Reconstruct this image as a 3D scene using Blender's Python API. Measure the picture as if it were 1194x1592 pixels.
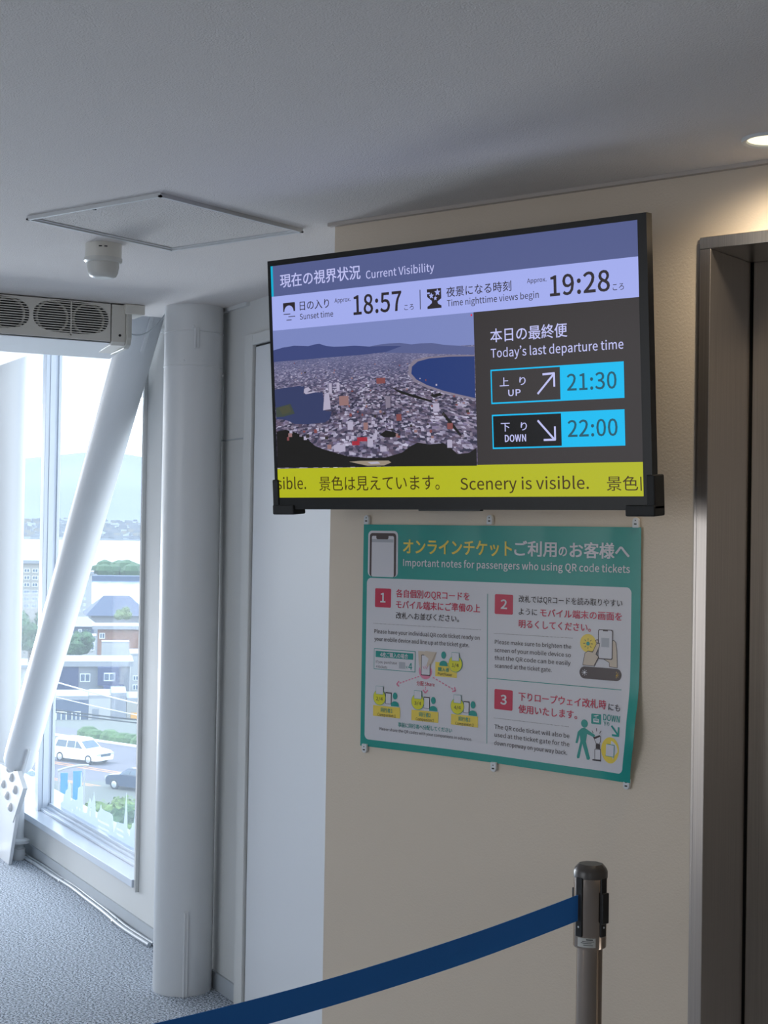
import bpy, bmesh, math, random
from mathutils import Vector, Matrix

random.seed(7)
for _o in list(bpy.data.objects):
    bpy.data.objects.remove(_o, do_unlink=True)
SC = bpy.context.scene
COL = SC.collection
V = Vector
PI = math.pi

# ------------------------------------------------------------------ camera
EYE = 1.504
FPX = 2396.77                       # focal length in pixels of the 1194 px wide frame
CR = V((0.7896, 0.6135, 0.0161)).normalized()
CW = V((-0.6137, 0.7894, 0.0157)).normalized()
CU = CR.cross(CW).normalized()
CW = CU.cross(CR).normalized()
cam_d = bpy.data.cameras.new('camera')
cam_d.sensor_fit = 'HORIZONTAL'
cam_d.sensor_width = 36.0
cam_d.lens = 36.0 * FPX / 1194.0
cam_d.clip_start = 0.05
cam_d.clip_end = 60000
cam = bpy.data.objects.new('camera', cam_d)
COL.objects.link(cam)
m3 = Matrix((CR, CU, -CW)).transposed()
cam.matrix_world = Matrix.Translation((0, 0, EYE)) @ m3.to_4x4()
SC.camera = cam

# ------------------------------------------------------------------ colour management, sky, sun, daylight
SC.view_settings.view_transform = 'Standard'
SC.view_settings.look = 'None'
SC.view_settings.exposure = 0.0
SC.view_settings.gamma = 1.0
SC.view_settings.use_curve_mapping = False

world = bpy.data.worlds.new('sky')
SC.world = world
world.use_nodes = True
wt = world.node_tree
wt.nodes.clear()
w_out = wt.nodes.new('ShaderNodeOutputWorld')
w_bg = wt.nodes.new('ShaderNodeBackground')
w_tc = wt.nodes.new('ShaderNodeTexCoord')
w_sep = wt.nodes.new('ShaderNodeSeparateXYZ')
w_rmp = wt.nodes.new('ShaderNodeValToRGB')
w_rmp.color_ramp.elements[0].position = 0.0
w_rmp.color_ramp.elements[0].color = (0.93, 0.97, 1.0, 1)
w_rmp.color_ramp.elements[1].position = 0.8
w_rmp.color_ramp.elements[1].color = (0.55, 0.74, 1.0, 1)
w_bg.inputs['Strength'].default_value = 4.7
_e = w_rmp.color_ramp.elements.new(0.001)
_e.color = (0.93, 0.97, 1.0, 1)
w_rmp.color_ramp.elements[0].color = (0.52, 0.53, 0.55, 1)     # far ground haze below the horizon
wt.links.new(w_tc.outputs['Generated'], w_sep.inputs[0])
wt.links.new(w_sep.outputs['Z'], w_rmp.inputs[0])
wt.links.new(w_rmp.outputs[0], w_bg.inputs['Color'])
wt.links.new(w_bg.outputs[0], w_out.inputs[0])


def light(name, kind, loc, aim, energy, color, **kw):
    d = bpy.data.lights.new(name, kind)
    d.energy = energy
    d.color = color
    for k, v in kw.items():
        setattr(d, k, v)
    o = bpy.data.objects.new(name, d)
    COL.objects.link(o)
    o.location = loc
    o.rotation_euler = (V(aim) - V(loc)).to_track_quat('-Z', 'Y').to_euler()
    return o


SUN_FROM = V((-0.88, -0.44, 0.95)).normalized()
light('sun', 'SUN', SUN_FROM * 60 + V((0, 0, 30)), (0, 0, 0), 3.4, (1.0, 0.95, 0.87), angle=0.01)
# portals in the hall's window openings: they only guide the sky's own light indoors
for _n, _l, _a, _w, _h in (('daylight_back', (-4.1, -3.35, 1.25), (-4.1, 0, 1.25), 3.2, 1.9), ('daylight_corner', (1.35, -3.35, 1.45), (1.35, 0, 1.45), 0.7, 1.1), ('daylight_end', (-9.20, 2.80, 1.15), (-4.0, 0.472, 1.15), 5.0, 2.2), ('daylight_view', (-5.91, 4.92, 1.40), (-6.31, 4.01, 1.40), 3.6, 2.4)):
    _p = light(_n, 'AREA', _l, _a, 1.0, (1, 1, 1), shape='RECTANGLE', size=_w, size_y=_h)
    _p.data.cycles.is_portal = True
# fill lamp added outside the end window, brightens the ceiling on the left
light('ceiling_fill', 'AREA', (-8.52, 5.07, 0.62), (-3.6, 2.4, 2.25), 150, (0.84, 0.91, 1.0), shape='RECTANGLE', size=1.2, size_y=1.0)

# ------------------------------------------------------------------ materials


def lin(r, g, b):
    def f(c):
        c /= 255.0
        return c / 12.92 if c <= 0.04045 else ((c + 0.055) / 1.055) ** 2.4
    return (f(r), f(g), f(b), 1.0)


MATS = {}


def mat(name, rgb, rough=0.6, metal=0.0, bump=0.0, bscale=200.0, emit=None, estr=1.0, spec=0.5, var=0.0, vscale=8.0, coat=0.0, aniso=None, bdist=0.002):
    if name in MATS:
        return MATS[name]
    m = bpy.data.materials.new(name)
    m.use_nodes = True
    nt = m.node_tree
    b = nt.nodes['Principled BSDF']
    col = lin(*rgb)
    b.inputs['Base Color'].default_value = col
    b.inputs['Roughness'].default_value = rough
    b.inputs['Metallic'].default_value = metal
    b.inputs['Specular IOR Level'].default_value = spec
    if coat:
        b.inputs['Coat Weight'].default_value = coat
        b.inputs['Coat Roughness'].default_value = 0.12
    tc = nt.nodes.new('ShaderNodeTexCoord')
    n = nt.nodes.new('ShaderNodeTexNoise')
    n.inputs['Scale'].default_value = vscale
    n.inputs['Detail'].default_value = 4
    nt.links.new(tc.outputs['Object'], n.inputs['Vector'])
    if aniso:
        mp = nt.nodes.new('ShaderNodeMapping')
        mp.inputs['Scale'].default_value = aniso
        nt.links.new(tc.outputs['Object'], mp.inputs[0])
        nt.links.new(mp.outputs[0], n.inputs['Vector'])
    if var:
        mx = nt.nodes.new('ShaderNodeMixRGB')
        mx.blend_type = 'MULTIPLY'
        mx.inputs['Fac'].default_value = 1.0
        mx.inputs['Color1'].default_value = col
        rp = nt.nodes.new('ShaderNodeValToRGB')
        lo = 1.0 - var
        rp.color_ramp.elements[0].position = 0.3
        rp.color_ramp.elements[0].color = (lo, lo, lo, 1)
        rp.color_ramp.elements[1].position = 0.7
        rp.color_ramp.elements[1].color = (1, 1, 1, 1)
        nt.links.new(n.outputs['Fac'], rp.inputs[0])
        nt.links.new(rp.outputs[0], mx.inputs['Color2'])
        nt.links.new(mx.outputs[0], b.inputs['Base Color'])
    if bump:
        n2 = nt.nodes.new('ShaderNodeTexNoise')
        n2.inputs['Scale'].default_value = bscale
        n2.inputs['Detail'].default_value = 2
        nt.links.new(tc.outputs['Object'], n2.inputs['Vector'])
        bp = nt.nodes.new('ShaderNodeBump')
        bp.inputs['Strength'].default_value = bump
        bp.inputs['Distance'].default_value = bdist
        nt.links.new(n2.outputs['Fac'], bp.inputs['Height'])
        nt.links.new(bp.outputs[0], b.inputs['Normal'])
    if emit:
        b.inputs['Emission Color'].default_value = lin(*emit)
        b.inputs['Emission Strength'].default_value = estr
    MATS[name] = m
    return m


M_wall = mat('painted_wall', (220, 206, 188), 0.55, bump=0.25, bscale=260)
M_nwall = mat('white_panel', (208, 210, 210), 0.62, spec=0.25, var=0.03, vscale=3)
M_ceil = mat('ceiling_paper', (224, 220, 218), 0.85, bump=1.0, bscale=330, bdist=0.0018)
M_white = mat('white_paint', (214, 217, 220), 0.35, bump=0.05, bscale=60)
M_frame = mat('white_aluminium', (205, 214, 226), 0.3)
M_base = mat('grey_vinyl', (174, 181, 188), 0.5)
M_steel = mat('brushed_steel', (196, 189, 180), 0.28, metal=0.9, var=0.22, vscale=1.0, aniso=(900, 900, 4))
M_steel_d = mat('dark_steel', (180, 171, 164), 0.33, metal=0.85, var=0.2, vscale=1.0, aniso=(700, 700, 3))
M_chrome = mat('polished_steel', (186, 168, 152), 0.16, metal=1.0)
M_black = mat('black_plastic', (22, 22, 23), 0.35)
M_black_m = mat('matte_black', (12, 12, 14), 0.6)
M_alum = mat('aluminium', (200, 205, 210), 0.3, metal=0.7)
M_ivory = mat('ivory_plastic', (218, 216, 209), 0.45)
M_pearl = mat('pearl_plastic', (206, 206, 202), 0.35)
M_dark = mat('near_black', (14, 15, 22), 0.5)
M_belt = mat('blue_webbing', (26, 106, 182), 0.75, bump=0.4, bscale=900, bdist=0.0006)
M_cable = mat('grey_cable', (176, 184, 192), 0.45)
M_lamp = mat('lamp_diffuser', (255, 248, 225), 0.4, emit=(255, 246, 208), estr=1.25)
M_sticker = mat('silver_label', (190, 190, 186), 0.4)

# carpet: speckled grey loop pile
M_carpet = mat('speckled_carpet', (120, 128, 138), 0.95, bump=0.15, bscale=420, bdist=0.002)
_nt = M_carpet.node_tree
_tc = _nt.nodes.new('ShaderNodeTexCoord')
_vo = _nt.nodes.new('ShaderNodeTexNoise')
_vo.inputs['Scale'].default_value = 140
_vo.inputs['Detail'].default_value = 3
_vo.inputs['Roughness'].default_value = 0.75
_rp = _nt.nodes.new('ShaderNodeValToRGB')
_rp.color_ramp.elements[0].position = 0.43
_rp.color_ramp.elements[0].color = lin(66, 78, 94)
_rp.color_ramp.elements[1].position = 0.56
_rp.color_ramp.elements[1].color = lin(216, 226, 238)
_nt.links.new(_tc.outputs['Object'], _vo.inputs['Vector'])
_nt.links.new(_vo.outputs['Fac'], _rp.inputs[0])
_nt.links.new(_rp.outputs[0], _nt.nodes['Principled BSDF'].inputs['Base Color'])

# window glass: clear pane, the haze of the view put in as a pale film
M_glass = bpy.data.materials.new('hazy_window_glass')
M_glass.use_nodes = True
_nt = M_glass.node_tree
_nt.nodes.clear()
_o = _nt.nodes.new('ShaderNodeOutputMaterial')
_tr = _nt.nodes.new('ShaderNodeBsdfTransparent')
_tr.inputs['Color'].default_value = (0.95, 0.98, 1.0, 1)
_tl = _nt.nodes.new('ShaderNodeBsdfTranslucent')
_tl.inputs['Color'].default_value = (0.74, 0.87, 1.0, 1)
_gl = _nt.nodes.new('ShaderNodeBsdfGlossy')
_gl.inputs['Roughness'].default_value = 0.02
_m1 = _nt.nodes.new('ShaderNodeMixShader')
_m1.inputs[0].default_value = 0.08
_m2 = _nt.nodes.new('ShaderNodeMixShader')
_m2.inputs[0].default_value = 0.002
_nt.links.new(_tr.outputs[0], _m1.inputs[1])
_nt.links.new(_tl.outputs[0], _m1.inputs[2])
_nt.links.new(_m1.outputs[0], _m2.inputs[1])
_nt.links.new(_gl.outputs[0], _m2.inputs[2])
_nt.links.new(_m2.outputs[0], _o.inputs[0])

M_decal = bpy.data.materials.new('frosted_film')
M_decal.use_nodes = True
_nt = M_decal.node_tree
_nt.nodes.clear()
_o = _nt.nodes.new('ShaderNodeOutputMaterial')
_tr = _nt.nodes.new('ShaderNodeBsdfTransparent')
_tl = _nt.nodes.new('ShaderNodeBsdfTranslucent')
_tl.inputs['Color'].default_value = (0.60, 0.65, 0.72, 1)
_m1 = _nt.nodes.new('ShaderNodeMixShader')
_m1.inputs[0].default_value = 0.85
_nt.links.new(_tr.outputs[0], _m1.inputs[1])
_nt.links.new(_tl.outputs[0], _m1.inputs[2])
_nt.links.new(_m1.outputs[0], _o.inputs[0])

# ------------------------------------------------------------------ geometry helpers
DN = V((-0.9128, 0.4085, 0)).normalized()      # along the window wall, away to the left
NN = V((-DN.y * -1, 0, 0))
NN = V((0.4085, 0.9128, 0)).normalized()       # out of the room through the window wall
UP = V((0, 0, 1))
N_WALL = 1.94
W_Y = 2.837
W_X0 = -2.368
CEIL = 2.253


def N(d, n, z):
    return DN * d + NN * n + UP * z


def ray(x, y):
    return CR * ((x - 597) / FPX) - CU * ((y - 796) / FPX) + CW


def hit(x, y, nrm, dist):
    """point of the plane nrm.p = dist (p measured from the eye) seen at a photo pixel; world coordinates"""
    r = ray(x, y)
    return r * (dist / r.dot(nrm)) + V((0, 0, EYE))


class MB:
    def __init__(self):
        self.v, self.f, self.mi = [], [], []

    def add(self, vs, fs, mi=0):
        k = len(self.v)
        self.v += [tuple(p) for p in vs]
        self.f += [tuple(k + i for i in f) for f in fs]
        self.mi += [mi] * len(fs)
        return self

    def box(self, o, a, b, c, mi=0):
        """corner o and three edge vectors"""
        o, a, b, c = V(o), V(a), V(b), V(c)
        vs = [o, o + a, o + a + b, o + b, o + c, o + a + c, o + a + b + c, o + b + c]
        fs = [(0, 3, 2, 1), (4, 5, 6, 7), (0, 1, 5, 4), (1, 2, 6, 5), (2, 3, 7, 6), (3, 0, 4, 7)]
        if a.cross(b).dot(c) < 0:
            fs = [tuple(reversed(f)) for f in fs]
        return self.add(vs, fs, mi)

    def wbox(self, x0, x1, y0, y1, z0, z1, mi=0):
        return self.box((x0, y0, z0), (x1 - x0, 0, 0), (0, y1 - y0, 0), (0, 0, z1 - z0), mi)

    def nbox(self, d0, d1, n0, n1, z0, z1, mi=0):
        return self.box(N(d0, n0, z0), DN * (d1 - d0), NN * (n1 - n0), UP * (z1 - z0), mi)

    def prism(self, pts, ext, mi=0):
        """closed planar polygon pts (3d) swept by ext"""
        n = len(pts)
        pts = [V(p) for p in pts]
        e = V(ext)
        vs = pts + [p + e for p in pts]
        nrm = sum(((pts[i] - pts[0]).cross(pts[i + 1] - pts[0]) for i in range(1, n - 1)), V((0, 0, 0)))
        fs = [tuple(range(n)), tuple(range(2 * n - 1, n - 1, -1))] + [((i + 1) % n, i, n + i, n + (i + 1) % n) for i in range(n)]
        if nrm.dot(e) > 0:
            fs = [tuple(reversed(f)) for f in fs]
        return self.add(vs, fs, mi)

    def rings(self, rs, mi=0, cap=True):
        n = len(rs[0])
        vs = [p for r in rs for p in r]
        fs = []
        for k in range(len(rs) - 1):
            for i in range(n):
                j = (i + 1) % n
                fs.append((k * n + i, k * n + j, (k + 1) * n + j, (k + 1) * n + i))
        if cap:
            fs.append(tuple(range(n - 1, -1, -1)))
            fs.append(tuple((len(rs) - 1) * n + i for i in range(n)))
        return self.add(vs, fs, mi)

    def tube(self, pts, r, seg=16, mi=0, rr=None):
        pts = [V(p) for p in pts]
        rs = []
        ref = None
        for i, p in enumerate(pts):
            t = (pts[min(i + 1, len(pts) - 1)] - pts[max(i - 1, 0)]).normalized()
            if ref is None:
                ref = t.orthogonal().normalized()
            ref = (ref - t * ref.dot(t)).normalized()
            q = t.cross(ref)
            k = rr[i] if rr else r
            rs.append([p + (ref * math.cos(2 * PI * s / seg) + q * math.sin(2 * PI * s / seg)) * k for s in range(seg)])
        return self.rings(rs, mi)

    def lathe(self, c, prof, seg=32, axis=UP, mi=0):
        c, axis = V(c), V(axis).normalized()
        a = axis.orthogonal().normalized()
        b = axis.cross(a)
        rs = [[c + axis * h + (a * math.cos(2 * PI * s / seg) + b * math.sin(2 * PI * s / seg)) * max(r, 1e-5) for s in range(seg)] for r, h in prof]
        if prof[0][0] > 1e-4 and prof[-1][0] > 1e-4:
            return self.rings(rs + [rs[0]], mi, cap=False)
        return self.rings(rs, mi)

    def sphere(self, c, r, seg=16, sy=(1, 1, 1), mi=0):
        c = V(c)
        rs = []
        for k in range(seg // 2 + 1):
            t = PI * k / (seg // 2)
            rs.append([c + V((math.sin(t) * math.cos(2 * PI * s / seg) * r * sy[0], math.sin(t) * math.sin(2 * PI * s / seg) * r * sy[1], -math.cos(t) * r * sy[2])) + V((1e-6 * s, 0, 0)) for s in range(seg)])
        return self.rings(rs, mi, cap=False)

    def build(self, name, mats, parent=None, smooth=None, bevel=None):
        me = bpy.data.meshes.new(name)
        me.from_pydata(self.v, [], self.f)
        if not isinstance(mats, (list, tuple)):
            mats = [mats]
        for m in mats:
            me.materials.append(m)
        me.polygons.foreach_set('material_index', self.mi)
        if smooth is not None:
            me.polygons.foreach_set('use_smooth', [True] * len(me.polygons))
            me.set_sharp_from_angle(angle=math.radians(smooth))
        me.update()
        o = bpy.data.objects.new(name, me)
        COL.objects.link(o)
        if bevel:
            bv = o.modifiers.new('bevel', 'BEVEL')
            bv.width = bevel
            bv.segments = 3
            bv.limit_method = 'ANGLE'
            bv.angle_limit = math.radians(35)
            bv.harden_normals = False
        if parent is not None:
            par(o, parent)
        return o


def wloc(o):
    p = V(o.location)
    while o.parent:
        o = o.parent
        p = p  # parts are written in world coordinates, only roots carry a location
    return p


def par(o, parent):
    o.parent = parent
    if parent.type == 'EMPTY':
        o.matrix_parent_inverse = Matrix.Translation(-V(parent.location))
    return o


def tag(o, label=None, cat=None, group=None, kind=None):
    if label:
        o['label'] = label
    if cat:
        o['category'] = cat
    if group:
        o['group'] = group
    if kind:
        o['kind'] = kind
    return o


def thing(name, label, cat, loc, group=None):
    o = bpy.data.objects.new(name, None)
    o.empty_display_size = 0.1
    COL.objects.link(o)
    o.location = loc
    return tag(o, label, cat, group)


def struct(o):
    o['kind'] = 'structure'
    return o


def copy_tree(o, parent=None):
    c = o.copy()
    COL.objects.link(c)
    if parent is not None:
        c.parent = parent
    for ch in [q for q in bpy.data.objects if q.parent == o]:
        copy_tree(ch, c)
    return c


# flat outlines (holes allowed) -> triangulated 2d mesh, by way of a filled curve
def fill2d(loops, offset=0.0, extrude=0.0, font_char=None):
    if font_char is None:
        cu = bpy.data.curves.new('outline', 'CURVE')
        cu.dimensions = '2D'
        for L in loops:
            s = cu.splines.new('POLY')
            s.points.add(len(L) - 1)
            for i, (x, y) in enumerate(L):
                s.points[i].co = (x, y, 0, 1)
            s.use_cyclic_u = True
    else:
        cu = bpy.data.curves.new('outline', 'FONT')
        cu.body = font_char
        cu.resolution_u = 3
    cu.fill_mode = 'FRONT' if extrude == 0 else 'BOTH'
    cu.offset = offset
    cu.extrude = extrude
    ob = bpy.data.objects.new('outline', cu)
    COL.objects.link(ob)
    dg = bpy.context.evaluated_depsgraph_get()
    me = bpy.data.meshes.new_from_object(ob.evaluated_get(dg))
    vs = [tuple(v.co) for v in me.vertices]
    fs = [tuple(p.vertices) for p in me.polygons]
    bpy.data.objects.remove(ob, do_unlink=True)
    bpy.data.curves.remove(cu)
    bpy.data.meshes.remove(me)
    return vs, fs
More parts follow.
